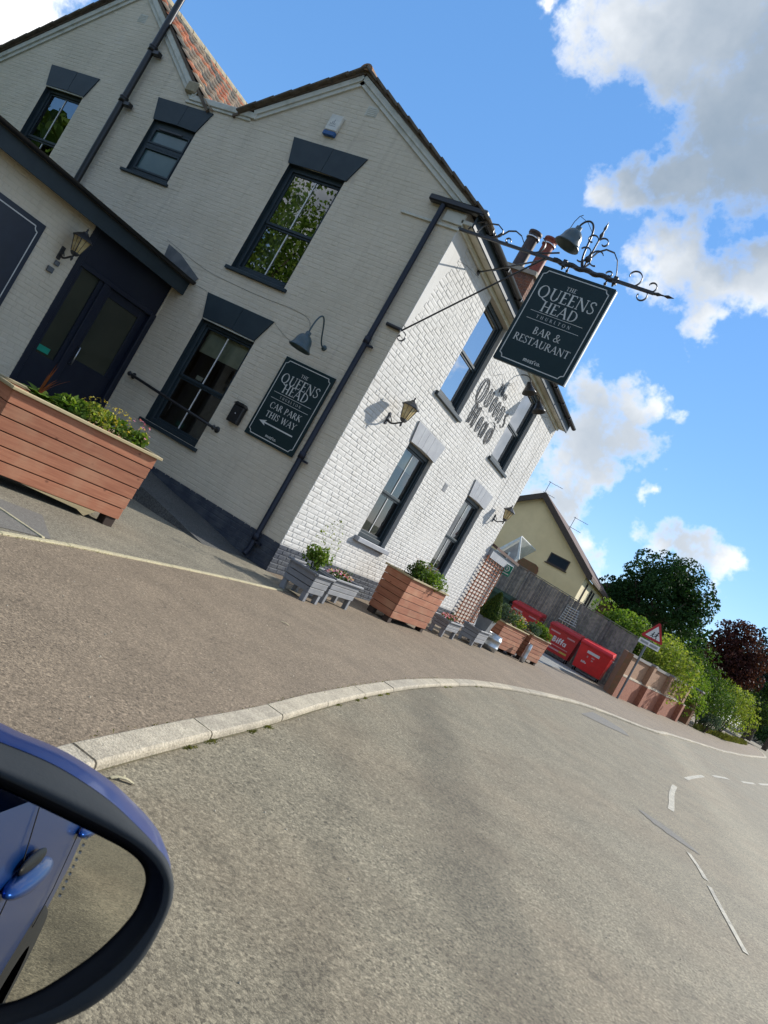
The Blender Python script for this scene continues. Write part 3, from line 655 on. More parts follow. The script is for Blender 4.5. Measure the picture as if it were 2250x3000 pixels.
for y0, y1, w in ((-3.0,-1.4,.045),(-1.38,-.42,.05),(1.7,4.7,.085),(6.5,9.4,.09),(10.7,12.6,.10),(14.1,16.5,.10),(17.5,20.3,.10),(22.,25.,.1)): marking(between(y0, y1), w, w, '')
mb = MB(); vs = []   # broken, ravelled strip in the road surface
for i in range(24):
    t = i/23; x = 5.72+.70*t; y = .28-.42*t; w = .03+.16*sin(pi*min(1, t*1.05))**.7*(1+.35*noise.noise((t*9, 0, 0)))
    for s in (-1, 1): vs.append((x+.45*w*s, y+.75*w*s*(1+.3*noise.noise((t*14, s, 0))), gz(y)+ROAD_DZ+.004))
mb.add(vs, [(2*i, 2*i+1, 2*i+3, 2*i+2) for i in range(23)]); mb.build('ravelled_joint', 'patch_dark')['kind'] = 'structure'
# ramp against the gable wall
mb = MB()
Rm = [(-.35,.002),(-.53,.03),(-1.28,.15),(-2.19,.27),(-2.9,.38),(-4.24,.38)]
vs = []
for x, z in Rm: vs += [(x, 0, z), (x, -1.12, z), (x, -1.14, -.05)]
mb.add(vs, [(3*i, 3*i+3, 3*i+4, 3*i+1) for i in range(5)]+[(3*i+1, 3*i+4, 3*i+5, 3*i+2) for i in range(5)])
mb.add([(-2.9,-1.12,.38),(-4.24,-1.12,.38),(-4.24,-1.9,.38),(-2.9,-1.9,.38),(-2.9,-1.9,0),(-4.24,-1.9,0),(-2.9,-1.12,0)], [(0,3,2,1),(3,4,5,2),(0,6,4,3)])
mb.build('entrance_ramp', 'ramp_tarmac')['kind'] = 'structure'
# ------------------------------------------------------------------ the pub
pub = thing('pub_building', 'white painted brick pub with slate grey windows and clay tiled gable roofs', 'pub')
FA = PL((0, 0, 0), (0, 1, 0), (1, 0, 0))      # street front, u = y
GA = PL((0, 0, 0), (1, 0, 0), (0, -1, 0))     # gable wall, u = x
XP = -4.24
PO = PL((XP, 0, 0), (0, 1, 0), (1, 0, 0))     # porch wall, u = y
FL = 9.05                                     # length of the street front
OPF = [(2.08,3.30,3.82,5.66), (5.80,7.16,3.82,5.66), (2.06,3.30,1.05,2.87), (5.76,7.04,1.05,2.88)]
OPG = [(-3.38,-2.21,3.86,5.81), (-3.36,-2.19,1.02,2.92), (-6.69,-5.59,4.76,5.82), (-9.87,-8.72,3.80,5.79)]
def holes_wall(pl, u0, u1, z0, z1, ops, mb, mi=0, d=0.):
    us = sorted({u0, u1, *[q for o in ops for q in o[:2]]}); us = [q for q in us if u0 <= q <= u1]; zs = sorted({z0, z1, *[q for o in ops for q in o[2:] if z0 <= q <= z1]})
    for a, b in zip(us, us[1:]):
        for c, e in zip(zs, zs[1:]):
            m, n = (a+b)/2, (c+e)/2
            if any(o[0] < m < o[1] and o[2] < n < o[3] for o in ops): continue
            pl.quad(mb, a, b, c, e, d, mi)
# mortar planes
mb = MB(); holes_wall(FA, 0, FL, .40, 5.80, OPF, mb, 0); holes_wall(FA, 0, FL, -.1, .40, [], mb, 1, .004); FA.quad(mb, 0, FL, 5.80, 5.98, 0, 0)
wallF = mb.build('front_wall', ['white_mortar', 'plinth_paint'], pub)
mb = MB(); GX0 = -13.2
holes_wall(GA, GX0, 0, .42, 5.0, OPG, mb, 0)
holes_wall(GA, -11.69, 0, 5.0, 6.0, OPG, mb, 0)
for poly in ([(-4.56,6.0),(0,6.0),(-2.86,7.5),(-4.56,6.42)], [(-6.03,6.0),(-4.56,6.0),(-4.56,6.42),(-6.03,6.40)], [(-11.69,6.0),(-6.03,6.0),(-6.03,6.4),(-8.58,8.21)], [(-13.2,5.0),(-11.69,5.0),(-11.69,6.0),(-13.2,5.0)][:3]):
    mb.poly([GA.p(u, z) for u, z in poly])
holes_wall(GA, GX0, 0, -.1, .42, [], mb, 1, .004)
wallG = mb.build('gable_wall', ['warm_shade_mortar', 'plinth_paint'], pub)
mb = MB(); mb.box(-13.2, -.02, FL-.02, FL, -.1, 6.0); mb.box(-13.2, -13.1, 0.02, FL, -.1, 5.0); mb.box(-13.1, -.02, .02, FL-.02, 3.30, 3.5); mb.box(-4.6, -4.5, .02, FL-.02, .05, 6.2); mb.box(-4.5, -.02, 4.6, 4.7, .05, 6.0); mb.box(-4.6,-.02,.02,FL-.02,6.0,6.05); mb.box(-13.1,-4.6,.02,FL-.02,6.0,6.05)
mb.build('inner_walls', 'interior', pub); mb = MB(); mb.box(-13.1, -.02, .02, FL-.02, -.05, .06); mb.build('inner_floor', 'interior_floor', pub)
# painted bricks
CH = .0735
def brick_mesh(w, h, t, b=.007, j=.0, seed=None):
    mb = MB(); x, z = w/2, h/2; r = random.Random(seed); q = lambda s: r.uniform(-s, s) if seed is not None else 0
    vs = [(-x,-z,0),(x,-z,0),(x,z,0),(-x,z,0)]; vs += [(-x+b*.4+q(.001),-z+b*.4,t*.7),(x-b*.4,-z+b*.4+q(.001),t*.7),(x-b*.4,z-b*.4,t*.7),(-x+b*.4,z-b*.4,t*.7)]
    vs += [(-x+b*1.5+q(.003),-z+b*1.4+q(.002),t+q(.002)),(x-b*1.5+q(.003),-z+b*1.4+q(.002),t+q(.002)),(x-b*1.5+q(.003),z-b*1.4+q(.002),t+q(.002)),(-x+b*1.5+q(.003),z-b*1.4+q(.002),t+q(.002))]
    fs = [(8,9,10,11)]
    for k in (0, 4):
        for i in range(4): fs.append((k+i, k+(i+1) % 4, k+4+(i+1) % 4, k+4+i))
    return vs, fs
def lay_bricks(pl, u0, u1, zr, ops, top, t, skip=None, lo=.0, split=.41):
    out = []
    z = zr[0]; row = 0
    while z+CH <= zr[1]+1e-6:
        u = u0+(0 if row % 2 else -.06); k = row
        while u < u1:
            w = .222 if (k % 3) else .106
            w += random.uniform(-.006, .006); a, b = max(u, u0), min(u+w, u1); u += w+.012; k += 1
            segs = [(a, b)]
            for o in ops:
                if z+CH*.7 < o[2] or z+CH*.3 > o[3]: continue
                ns = []
                for c, e in segs:
                    if e <= o[0] or c >= o[1]: ns.append((c, e)); continue
                    if c < o[0]: ns.append((c, o[0]))
                    if e > o[1]: ns.append((o[1], e))
                segs = ns
            for c, e in segs:
                if e-c > .03 and (top is None or (z+CH < top(c) and z+CH < top(e))): out.append((c, e, z+.005, z+CH-.005))
        z += CH; row += 1
    return out
def lint(o, a, zt, ex=.0): return (o[0]-a, o[1]+a, o[3]-.02, zt)
LF = [(1.95,3.42,2.86,3.22), (5.68,7.20,2.87,3.23)]
LG = [(-3.56,-2.02,5.80,6.25), (-3.51,-2.04,2.91,3.32), (-6.86,-5.43,5.80,6.22), (-10.04,-8.54,5.78,6.22)]
fb = lay_bricks(FA, 0, FL, (.0, 5.76), OPF+[(a+.06, b-.06, c, d) for a, b, c, d in LF], None, .008)
def gtop(u):
    if u > -2.86: return 7.5+(u+2.86)*-.524-.10
    if u > -4.56: return 7.5-(-2.86-u)*.635-.10
    if u > -6.03: return 6.34
    if u > -8.58: return 6.4+(-6.03-u)*.71-.10
    return 8.21-(-8.58-u)*.71-.10
gb = lay_bricks(GA, -12.6, 0, (.0, 8.1), OPG+[(a+.05, b-.05, c, d) for a, b, c, d in LG], gtop, .003)
def pick(c, e, z0, z1, pl):
    p = pl.p((c+e)/2, (z0+z1)/2); return (p-CAM).length
full = [(pick(*b, FA), b) for b in fb if b[1]-b[0] > .205 and b[2] > .42]
full.sort(key=lambda q: q[0]); single = {q[1] for q in full[:300]}
stm = []
for s in range(6):
    vs, fs = brick_mesh(.222, CH-.010, .0030+.0008*s, .010, seed=s); m = MB(); m.add([(v[0], -v[2], v[1]) for v in vs], fs); stm.append(m.mesh('brick', 'white_paint'))
RF = Matrix(((0, -1, 0), (1, 0, 0), (0, 0, 1))).to_euler()
mbs = MB()
for b in fb:
    c, e, z0, z1 = b; p = FA.p((c+e)/2, (z0+z1)/2, .0)
    if b in single:
        link('brick', random.choice(stm), wallF, p, (random.uniform(-.016, .016), random.uniform(-.010, .010), pi/2+random.uniform(-.014, .014)), ((e-c)/.222, 1, 1))
    else:
        pl = b[2] < .40; t = .0045+.0028*noise.noise((p.y*1.3, p.z*1.6, 4.))+random.uniform(-.0015, .0015)
        vs, fs = brick_mesh(e-c, z1-z0, t, .010, seed=random.randrange(9999)); off = .004 if pl else 0
        mbs.add([(v[2]+off, p.y+v[0], p.z+v[1]) for v in vs], fs, 1 if pl else 0)
mbs.build('brickwork', ['white_paint', 'plinth_paint'], wallF)['kind'] = 'stuff'
mbs = MB()
for c, e, z0, z1 in gb:
    pl = z0 < .42; t = random.uniform(.0012, .0036); p = GA.p((c+e)/2, (z0+z1)/2); off = .004 if pl else 0
    vs, fs = brick_mesh(e-c, z1-z0, t, .006, seed=random.randrange(9999)); mbs.add([(p.x+v[0], -v[2]-off, p.z+v[1]) for v in vs], fs, 1 if pl else 0)
mbs.build('brickwork', ['warm_shade_paint', 'plinth_paint'], wallG)['kind'] = 'stuff'
# corner render: smoothed rendered strip down the top of the corner
mb = MB(); mb.prism([FA.p(0,5.74,.0),FA.p(0,4.05,.0),FA.p(.10,4.05,.0),FA.p(.20,4.4,.0),FA.p(.24,4.9,.0),FA.p(.42,5.3,.0),FA.p(.52,5.74,.0)], (.0105,0,0)); mb.build('render_patch', 'white_paint', wallF)
# windows -----------------------------------------------------------
def reveal(pl, o, dp, mb, mi=0):
    u0, u1, z0, z1 = o
    for q in (((u0,z0,0),(u0,z1,0),(u0,z1,-dp),(u0,z0,-dp)), ((u1,z0,-dp),(u1,z1,-dp),(u1,z1,0),(u1,z0,0)), ((u0,z1,0),(u1,z1,0),(u1,z1,-dp),(u0,z1,-dp)), ((u0,z0,-dp),(u1,z0,-dp),(u1,z0,0),(u0,z0,0))):
        mb.poly([pl.p(*k) for k in q], mi)
for o in OPF: mbr = MB(); reveal(FA, o, .13, mbr); mbr.build('window_reveal', 'white_paint', wallF)
for o in OPG: mbr = MB(); reveal(GA, o, .10, mbr); mbr.build('window_reveal', 'slate_paint', wallG)
def sash(pl, o, parent, glass, frame='slate_paint', rec=.095, bars=1, mid=.47, sill=(.07,.06,.09), sillmat=None, blind=0., curt=0.):
    u0, u1, z0, z1 = o; w, h = u1-u0, z1-z0; f = .075
    mb = MB()
    pl.box(mb, u0, u0+f, z0, z1, -rec-.05, -rec+.02, 0, .006); pl.box(mb, u1-f, u1, z0, z1, -rec-.05, -rec+.02, 0, .006)
    pl.box(mb, u0+f, u1-f, z1-f*1.1, z1, -rec-.05, -rec+.02, 0, .006); pl.box(mb, u0+f, u1-f, z0, z0+f*1.1, -rec-.05, -rec+.02, 0, .006)
    win = mb.build('window', frame, parent)
    zm = z0+h*mid; iu0, iu1 = u0+f, u1-f
    s = .042
    for (a, b, dd) in ((zm, z1-f*1.1, -rec-.012), (z0+f*1.1, zm, -rec-.032)):
        mb = MB()
        pl.box(mb, iu0, iu0+s, a, b, dd-.03, dd, 0, .004); pl.box(mb, iu1-s, iu1, a, b, dd-.03, dd, 0, .004); pl.box(mb, iu0+s, iu1-s, b-s*.9, b, dd-.03, dd, 0, .004); pl.box(mb, iu0+s, iu1-s, a, a+s*1.1, dd-.03, dd, 0, .004)
        mb.build('sash_frame', frame, win)
        mb = MB(); pl.quad(mb, iu0+s*.5, iu1-s*.5, a+s*.5, b-s*.5, dd-.018); mb.build('pane', glass, win)
        if bars:
            mb = MB(); m = (iu0+iu1)/2; pl.box(mb, m-.010, m+.010, a+s, b-s, dd-.014, dd-.006); mb.build('glazing_bar', 'white_bar', win)
    if sill:
        mb = MB(); pl.box(mb, u0-sill[0], u1+sill[0], z0-sill[1], z0, -rec-.01, sill[2], 0, .008); mb.build('sill', sillmat or frame, win)
    if blind:
        mb = MB(); pl.box(mb, iu0, iu1, z1-blind, z1-.06, -rec-.14, -rec-.13); mb.build('blind', 'blind', win)
    if curt:
        for a, b in curt:
            mb = MB(); n = 18; vs = []
            for i in range(n+1):
                uu = u0+w*(a+(b-a)*i/n); dd = -rec-.2+.025*sin(i*1.9)
                vs += [pl.p(uu, z0+.03, dd), pl.p(uu, z1-.03, dd)]
            mb.add(vs, [(2*i, 2*i+2, 2*i+3, 2*i+1) for i in range(n)], 0, True); mb.build('curtain', 'curtain', win)
    return win
sash(FA, OPF[0], pub, 'glass_upper', curt=[(0,.3)], sill=(.12,.07,.06), bars=0)
sash(FA, OPF[1], pub, 'glass_upper', curt=[(0,.3)], sill=(.10,.07,.06), bars=0)
sash(FA, OPF[2], pub, 'glass_lower', sill=(.09,.085,.10), sillmat='lintel_grey', blind=.42)
sash(FA, OPF[3], pub, 'glass_lower', sill=(.09,.085,.10), sillmat='lintel_grey', blind=.42)
sash(GA, OPG[0], pub, 'glass_gable', curt=[(0,.42)], sill=(.075,.06,.055))
w_low = sash(GA, OPG[1], pub, 'glass_lower', sill=(.075,.06,.055), blind=.50)
sash(GA, OPG[3], pub, 'glass_gable', curt=[(0,.25),(.7,1.)], sill=(.07,.06,.05))
mb = MB()
for u, z, d in ((-2.62,1.98,-.9),(-2.56,1.92,-1.1),(-2.70,1.86,-1.0)): mb.lathe([(.0,-.025),(.022,-.012),(.026,0),(.02,.018),(.0,.026)], 8, 0, Matrix.Translation(GA.p(u, z, d)))
mb.build('wall_light', 'bulb', pub)
mb = MB(); GA.box(mb, -2.98, -2.84, 1.98, 2.05, -.14, -.135); mb.build('window_notice', 'print_white', pub)
# small casement with obscured glass
def casement(pl, o, parent):
    u0, u1, z0, z1 = o; mb = MB(); f = .085; r = .05
    pl.box(mb, u0, u0+f, z0, z1, -.12, -r, 0, .006); pl.box(mb, u1-f, u1, z0, z1, -.12, -r, 0, .006); pl.box(mb, u0+f, u1-f, z1-.13, z1, -.12, -r, 0, .006); pl.box(mb, u0+f, u1-f, z0, z0+f, -.12, -r, 0, .006)
    zm = z0+(z1-z0)*.52; pl.box(mb, u0+f, u1-f, zm, zm+.07, -.12, -r+.005, 0, .006)
    win = mb.build('window', 'slate_paint', parent)
    for a, b in ((z0+f, zm), (zm+.07, z1-.13)):
        mb = MB(); s = .04
        pl.box(mb, u0+f, u0+f+s, a, b, -.10, -r+.012, 0, .004); pl.box(mb, u1-f-s, u1-f, a, b, -.10, -r+.012, 0, .004); pl.box(mb, u0+f+s, u1-f-s, b-s, b, -.10, -r+.012, 0, .004); pl.box(mb, u0+f+s, u1-f-s, a, a+s, -.10, -r+.012, 0, .004)
        mb.build('casement_frame', 'slate_paint', win)
        mb = MB(); pl.quad(mb, u0+f+s, u1-f-s, a+s, b-s, -.075); mb.build('pane', 'obscure_glass', win)
    mb = MB(); pl.box(mb, u0+.2, u1-.3, z1-.155, z1-.12, -r, -r+.03, 0, .004); mb.build('trickle_vent', 'black_plastic', win)
    mb = MB(); pl.box(mb, u0-.09, u1+.06, z0-.05, z0, -.1, .05, 0, .006); mb.build('sill', 'slate_paint', win)
casement(GA, OPG[2], pub)
# lintels: splayed flat arches of three painted pieces
def lintel(pl, L, inset, mat, parent, key=.17, n=2, d=.022, bow=.02):
    a, b, z0, z1 = L; c = (a+b)/2; L_ = thing_part = None
    cuts = [c-key/2-.0, c+key/2] if n == 2 else [a+(b-a)*.23, a+(b-a)*.40, a+(b-a)*.60]
    mbp = MB(); pieces = [a]+cuts+[b]; root = None
    for i in range(len(pieces)-1):
        l, r = pieces[i], pieces[i+1]
        lb = l+inset*(c-l)/(c-a) if i == 0 else l+(c-l)*.06; rb = r-inset*(r-c)/(b-c) if i == len(pieces)-2 else r-(r-c)*.06
        g = .002
        key_ = (i == 1 and n == 2)
        mb = MB(); pl.prism(mb, [(lb+g, z0+bow*(1-abs(lb-c)/(c-a))), (rb-g, z0+bow*(1-abs(rb-c)/(b-c))), (r-g, z1), (l+g, z1)], .001, d+(.004 if key_ else 0)+.001*i)
        o = mb.build('lintel' if root is None else 'voussoir', mat, root or parent)
        root = root or o
for L in LG: lintel(GA, L, .16, 'slate_paint', pub)
for L in LF: lintel(FA, L, .09, 'lintel_grey', pub, n=3, d=.03, bow=.03)
for L in (LG[1], LG[3]):
    mb = MB(); GA.box(mb, L[0]+.17, L[1]-.17, L[2]-.012, L[2]+.004, -.03, .012); mb.build('lintel_edge', 'cream_trim', pub)
# gable verges: corbelled cream bands under the tile edges
def rake(name, a, b, off, w, d0, d1, mat, parent):
    a, b = Vector((*a, 0)), Vector((*b, 0)); dr = (b-a).normalized(); nn = Vector((-dr.y, dr.x, 0)); nn = nn if nn.y > 0 else -nn
    p = [a+nn*off, b+nn*off, b+nn*(off+w), a+nn*(off+w)]; mb = MB(); GA.prism(mb, [(q.x, q.y) for q in p], d0, d1); return mb.build(name, mat, parent)
AP, AL = (-2.86, 7.50), (-8.58, 8.21)
for a, b in ((AP, (.04, 5.98)), ((-4.56, 6.42), AP)):
    rake('verge_band', a, b, -.10, .07, .0, .030, 'cream_trim', pub); rake('verge_band', a, b, -.03, .09, .0, .055, 'cream_trim', pub)
for a, b in (((-6.03, 6.42), AL), (AL, (-12.9, 5.14))):
    rake('verge_band', a, b, -.11, .08, .0, .030, 'cream_trim', pub); rake('verge_band', a, b, -.03, .10, .0, .060, 'cream_trim', pub)
mb = MB(); GA.box(mb, -6.12, -4.50, 6.33, 6.44, 0, .05, 0, .01); GA.box(mb, -6.20, -4.60, 6.28, 6.33, 0, .028, 0, .006); mb.build('valley_parapet', 'cream_trim', pub)
mb = MB(); GA.box(mb, -6.30, -6.02, 6.44, 6.66, -.10, .10, 0, .03); mb.build('corbel', 'ridge_buff', pub)
# roofs
def roof(name, P, th, mat):
    """two slopes: list of quads"""
    mb = MB()
    for q in P: 
        n = (Vector(q[1])-Vector(q[0])).cross(Vector(q[2])-Vector(q[0])).normalized(); n = n if n.z > 0 else -n
        mb.prism(q, -n*th)
    return mb.build(name, mat, pub)
R1 = roof('roof', [[(-2.86,-.07,7.64),(.20,-.07,6.00),(.20,FL+.12,6.00),(-2.86,FL+.12,7.64)], [(-2.86,-.07,7.64),(-2.86,FL+.12,7.64),(-5.0,FL+.12,6.30),(-5.0,-.05,6.30)]], .05, 'roof_slab')
R2 = roof('roof', [[(-8.58,-.07,8.36),(-5.55,-.07,6.24),(-5.55,FL,6.24),(-8.58,FL,8.36)], [(-8.58,-.07,8.36),(-8.58,FL,8.36),(-13.4,FL,4.98),(-13.4,-.07,4.98)]], .05, 'roof_slab')
mb = MB(); mb.box(-5.75, -4.9, .05, FL, 6.22, 6.30); mb.build('valley_gutter', 'lead', pub)
# pantiles on the slope that shows between the two gables
def pantile_mesh():
    mb = MB(); n = 8; w = .265; L = .40; vs = []; fs = []
    for j in (0, 1):
        for i in range(n+1):
            t = i/n; x = w*(t-.5); z = .030*(cos(pi*min(1, t/.62))*.5+.5) if t < .62 else .030*.0+.018*(t-.62)/.38
            z = .034*sin(pi*min(1, t/.66))+(0 if t < .66 else .0)-(.010*sin(pi*(t-.66)/.34) if t > .66 else 0)
            vs.append((x, -L/2+L*j, z*1.25+.034*(1-j)))
    vs += [(v[0], v[1], v[2]-.028) for v in vs[:n+1]]
    fs = [(i, i+1, n+2+i, n+1+i) for i in range(n)]+[(2*n+2+i, 2*n+3+i, i+1, i) for i in range(n)]
    mb.add(vs, fs, 0, True); return mb.mesh('roof_tile', 'pantile')
pm = pantile_mesh()
sl = (Vector((-5.55,0,6.24))-Vector((-8.58,0,8.36))); sl_len = sl.length; sd_ = sl.normalized(); yy = Vector((0,1,0)); nn = yy.cross(sd_); nn = nn if nn.z > 0 else -nn
# local x -> +y direction, local y -> up slope, z -> normal
ux = yy; uy = -sd_; uz = ux.cross(uy)
if uz.z < 0: ux = -ux; uz = ux.cross(uy)
RT = Matrix((ux, uy, uz)).transposed().to_euler()
for r in range(10):
    for c in range(28):
        s = sl_len-.16-r*.345; p = Vector((-8.58,0,8.36))+sd_*s+uz*.012+yy*(.06+c*.25)
        link('roof_tile', pm, R2, p, RT)
# left slope and front roof: tile courses showing only as edges at the verge
def verge_tiles(a, b, y, R):
    a, b = Vector((a[0], y, a[1])), Vector((b[0], y, b[1])); L = (b-a).length; d = (b-a)/L; mb = MB(); k = int(L/.34)
    n = Vector((0,1,0)).cross(d); n = n if n.z > 0 else -n
    for i in range(k+1):
        T = Matrix(((d.x, 0, n.x, a.x+d.x*i*.34), (0, 1, 0, a.y), (d.z, 0, n.z, a.z+d.z*i*.34), (0, 0, 0, 1)))
        mb.bbox(-.03, .36, -.06, .24, .0+.0, .042, .008, 0, T @ Matrix.Rotation(.055, 4, 'Y'))
    mb.build('verge_tiles', 'roof_dark', R)['kind'] = 'stuff'
verge_tiles((-2.86,7.64),(.22,5.99), -.08, R1); verge_tiles((-2.86,7.64),(-4.72,6.46), -.08, R1); verge_tiles((-8.58,8.36),(-13.3,5.04), -.08, R2)
mb = MB(); mb.box(-.04,.02,-.09,.12,0,.05); 
def ridge(x, z, y0, y1, mat, R, r=.12, step=.42):
    for i in range(int((y1-y0)/step)):
        mb = MB(); prof = [(r*cos(a), r*sin(a)) for a in [pi*k/8 for k in range(9)]]; ya, yb = y0+i*step, y0+(i+1)*step-.012
        vs = [(x+p, ya, z+q) for p, q in prof]+[(x+p*.96, yb, z+q*.96) for p, q in prof]
        mb.add(vs, [(k, k+1, 10+k, 9+k) for k in range(8)], 0, True); mb.poly([(x+p, ya, z+q) for p, q in prof]); mb.build('ridge_tile', mat, R)
ridge(-2.86, 7.60, -.12, FL, 'ridge_clay', R1); ridge(-8.58, 8.32, -.10, FL, 'ridge_buff', R2)
# eaves along the street: soffit box, fascia, gutter
mb = MB(); mb.bbox(.002, .22, -.03, FL+.1, 5.74, 5.80, .006); mb.bbox(.002, .05, 0, FL, 5.66, 5.735, .006); mb.build('soffit', 'cream_trim', pub)
mb = MB(); mb.bbox(.205, .235, -.05, FL+.12, 5.725, 5.93, .004); mb.build('fascia', 'slate_paint', pub)
mb = MB(); prof = [(.065*cos(a), .062*sin(a)) for a in [pi+pi*k/8 for k in range(9)]]; vs = []
for y in (-.12, FL+.28):
    for p, q in prof: vs.append((.30+p, y, 5.955+q))
for y in (-.12, FL+.28):
    for p, q in prof: vs.append((.30+p*.9, y, 5.957+q*.9))
mb.add(vs, [(k, k+1, 10+k, 9+k) for k in range(8)]+[(18+k, 27+k, 28+k, 19+k) for k in range(8)], 0, True); mb.poly([(.30+p, FL+.28, 5.955+q) for p, q in prof]); mb.poly([(.30+p, -.12, 5.955+q) for p, q in prof])
gut = mb.build('gutter', 'black_plastic', pub)
for y in np.arange(.4, FL, 1.0):
    mb = MB(); mb.bbox(.232, .37, y-.015, y+.015, 5.885, 5.955, .004); mb.build('gutter_bracket', 'black_plastic', gut)
mb = MB(); GA.box(mb, -.63, .36, 5.90, 6.0, .01, .13, 0, .02); mb.build('return_gutter', 'black_plastic', pub)
mb = MB(); GA.box(mb, -.30, .04, 5.70, 5.88, .0, .03, 0, .006); GA.box(mb, -1.0, .03, 5.615, 5.655, .0, .03, 0, .006); mb.build('corner_corbel', 'cream_trim', pub)
mb = MB(); mb.tube([(-.37,-.07,5.92),(-.37,-.07,.16),(-.37,-.12,.06)], .042, 10); dp = mb.build('downpipe', 'navy_paint', pub)
for z in (3.62, 1.7, .35):
    mb = MB(); mb.lathe([(.043,-.05),(.052,-.05),(.052,.05),(.043,.05)], 10, 0, Matrix.Translation((-.37,-.07,z))); GA.box(mb, -.37, -.24, z-.08, z-.05, .03, .09); mb.build('pipe_bracket', 'navy_paint', dp)
mb = MB(); mb.tube([(-7.53,-.11,3.5),(-7.53,-.11,9.3)], .062, 12); sp = mb.build('soil_pipe', 'black_plastic', pub)
for z in (5.93, 7.02):
    mb = MB(); mb.lathe([(.062,-.06),(.076,-.06),(.076,.06),(.062,.06)], 12, 0, Matrix.Translation((-7.53,-.11,z))); mb.lathe([(.082,.02),(.086,.03),(.086,.05),(.07,.05)], 12, 0, Matrix.Translation((-7.53,-.11,z))); GA.box(mb, -7.50, -7.30, z-.10, z-.02, .03, .14, 0, .01); mb.build('pipe_collar', 'black_plastic', sp)
# porch -------------------------------------------------------------
mb = MB(); holes_wall(PO, -7.5, 0, .30, 3.2, [(-1.78,-.02,.30,3.2)], mb); holes_wall(PO, -7.5, -1.8, -.1, .34, [], mb, 1, .003); wallP = mb.build('porch_wall', ['warm_shade_mortar','plinth_paint'], pub)
mbs = MB()
for c, e, z0, z1 in lay_bricks(PO, -7.4, -1.80, (.34, 3.15), [], None, .003):
    vs, fs = brick_mesh(e-c, z1-z0, random.uniform(.002, .005), .006, seed=random.randrange(9999)); p = PO.p((c+e)/2, (z0+z1)/2); mbs.add([(p.x+v[2], p.y+v[0], p.z+v[1]) for v in vs], fs)
mbs.build('brickwork', 'warm_shade_paint', wallP)['kind'] = 'stuff'
mb = MB(); PO.box(mb, -1.79, -.015, 2.60, 3.2, -.06, -.02, 0, .004); PO.box(mb, -1.84, -1.74, .3, 3.2, -.08, .02, 0, .008); PO.box(mb, -.13, -.015, .3, 2.6, -.08, .02, 0, .008); PO.box(mb, -1.74, -.13, 2.54, 2.62, -.08, .015, 0, .006); PO.box(mb, -1.22, -1.10, .3, 2.54, -.08, .015, 0, .006)
dfm = mb.build('door_frame', 'navy_paint', pub)
mb = MB(); PO.box(mb, -1.74, -1.22, .38, 1.12, -.06, -.03); PO.box(mb, -1.74,-1.66,1.12,2.54,-.06,-.02); PO.box(mb,-1.30,-1.22,1.12,2.54,-.06,-.02); sl_ = mb.build('sidelight', 'navy_paint', pub)
mb = MB(); PO.quad(mb, -1.66, -1.30, 1.12, 2.54, -.045); mb.build('pane', 'door_glass', sl_)
mb = MB(); PO.box(mb, -1.70, -1.44, 1.16, 1.25, -.04, -.028); mb.build('door_sticker', 'safety_green_dark', sl_)
mb = MB(); PO.box(mb, -1.10, -.13, .38, 1.30, -.10, -.06, 0, .004); PO.box(mb, -1.10, -.98, 1.30, 2.54, -.10, -.06, 0, .004); PO.box(mb, -.27, -.13, 1.30, 2.54, -.10, -.06, 0, .004); PO.box(mb, -.98, -.27, 2.40, 2.54, -.10, -.06, 0, .004); dr = mb.build('door', 'navy_paint', pub)
mb = MB(); PO.quad(mb, -.98, -.27, 1.30, 2.40, -.08); mb.build('pane', 'door_glass', dr)
mb = MB(); mb.tube([PO.p(-1.02,1.2,-.04),PO.p(-1.02,1.2,.01),PO.p(-1.02,1.5,.01),PO.p(-1.02,1.5,-.04)], .012, 6); mb.build('door_handle', 'steel', dr)
mb = MB(); mb.bbox(XP+.0, XP+.27, -7.6, .0, 3.20, 3.26, .006); mb.bbox(XP+.24, XP+.275, -7.6, .02, 3.10, 3.34, .004); pf = mb.build('porch_fascia', 'slate_paint', pub)
mb = MB(); prof = [(.06*cos(a), .058*sin(a)) for a in [pi+pi*k/8 for k in range(9)]]; vs = [(XP+.34+p, y, 3.385+q) for y in (-7.6, .10) for p, q in prof]; mb.add(vs, [(k, k+1, 10+k, 9+k) for k in range(8)], 0, True); mb.poly([(XP+.34+p, .10, 3.385+q) for p, q in prof]); mb.build('gutter', 'black_plastic', pf)
roof('porch_roof', [[(XP+.30,-7.6,3.37),(XP+.30,-.005,3.37),(-8.6,-.005,4.35),(-8.6,-7.6,4.35)]], .04, 'roof_dark')
mb = MB(); GA.prism(mb, [(-4.75,3.52),(-3.92,3.33),(-3.84,3.46),(-4.45,3.72),(-4.8,3.80)], .006, .02); mb.build('flashing', 'lead', pub)
# chimney
ch = thing_ch = MB(); cx, cy = -2.78, 8.35
mb = MB(); mb.box(cx-.36, cx+.62, cy-.30, cy+.42, 6.2, 8.80); chim = mb.build('chimney', 'lime_mortar', pub)
z = 6.9; row = 0; stb = []
while z < 8.78:
    for face in (0, 1):
        if face == 0: pl, a, b = PL((cx-.36, cy-.30, 0), (1,0,0), (0,-1,0)), 0, .98
        else: pl, a, b = PL((cx+.62, cy-.30, 0), (0,1,0), (1,0,0)), 0, .72
        u = a-(.11 if row % 2 else 0)
        while u < b:
            l, r = max(a, u), min(b, u+.215); u += .225
            if r-l > .04:
                mb = MB(); pl.box(mb, l, r, z, z+.063, -.01, .008); mb.build('brick', 'stock_brick', chim)
    z += .073; row += 1
mb = MB(); mb.box(cx-.42, cx+.68, cy-.36, cy+.48, 8.80, 8.87); mb.box(cx-.39,cx+.65,cy-.33,cy+.45,8.87,8.93); mb.build('chimney_cap', 'lime_mortar', chim)
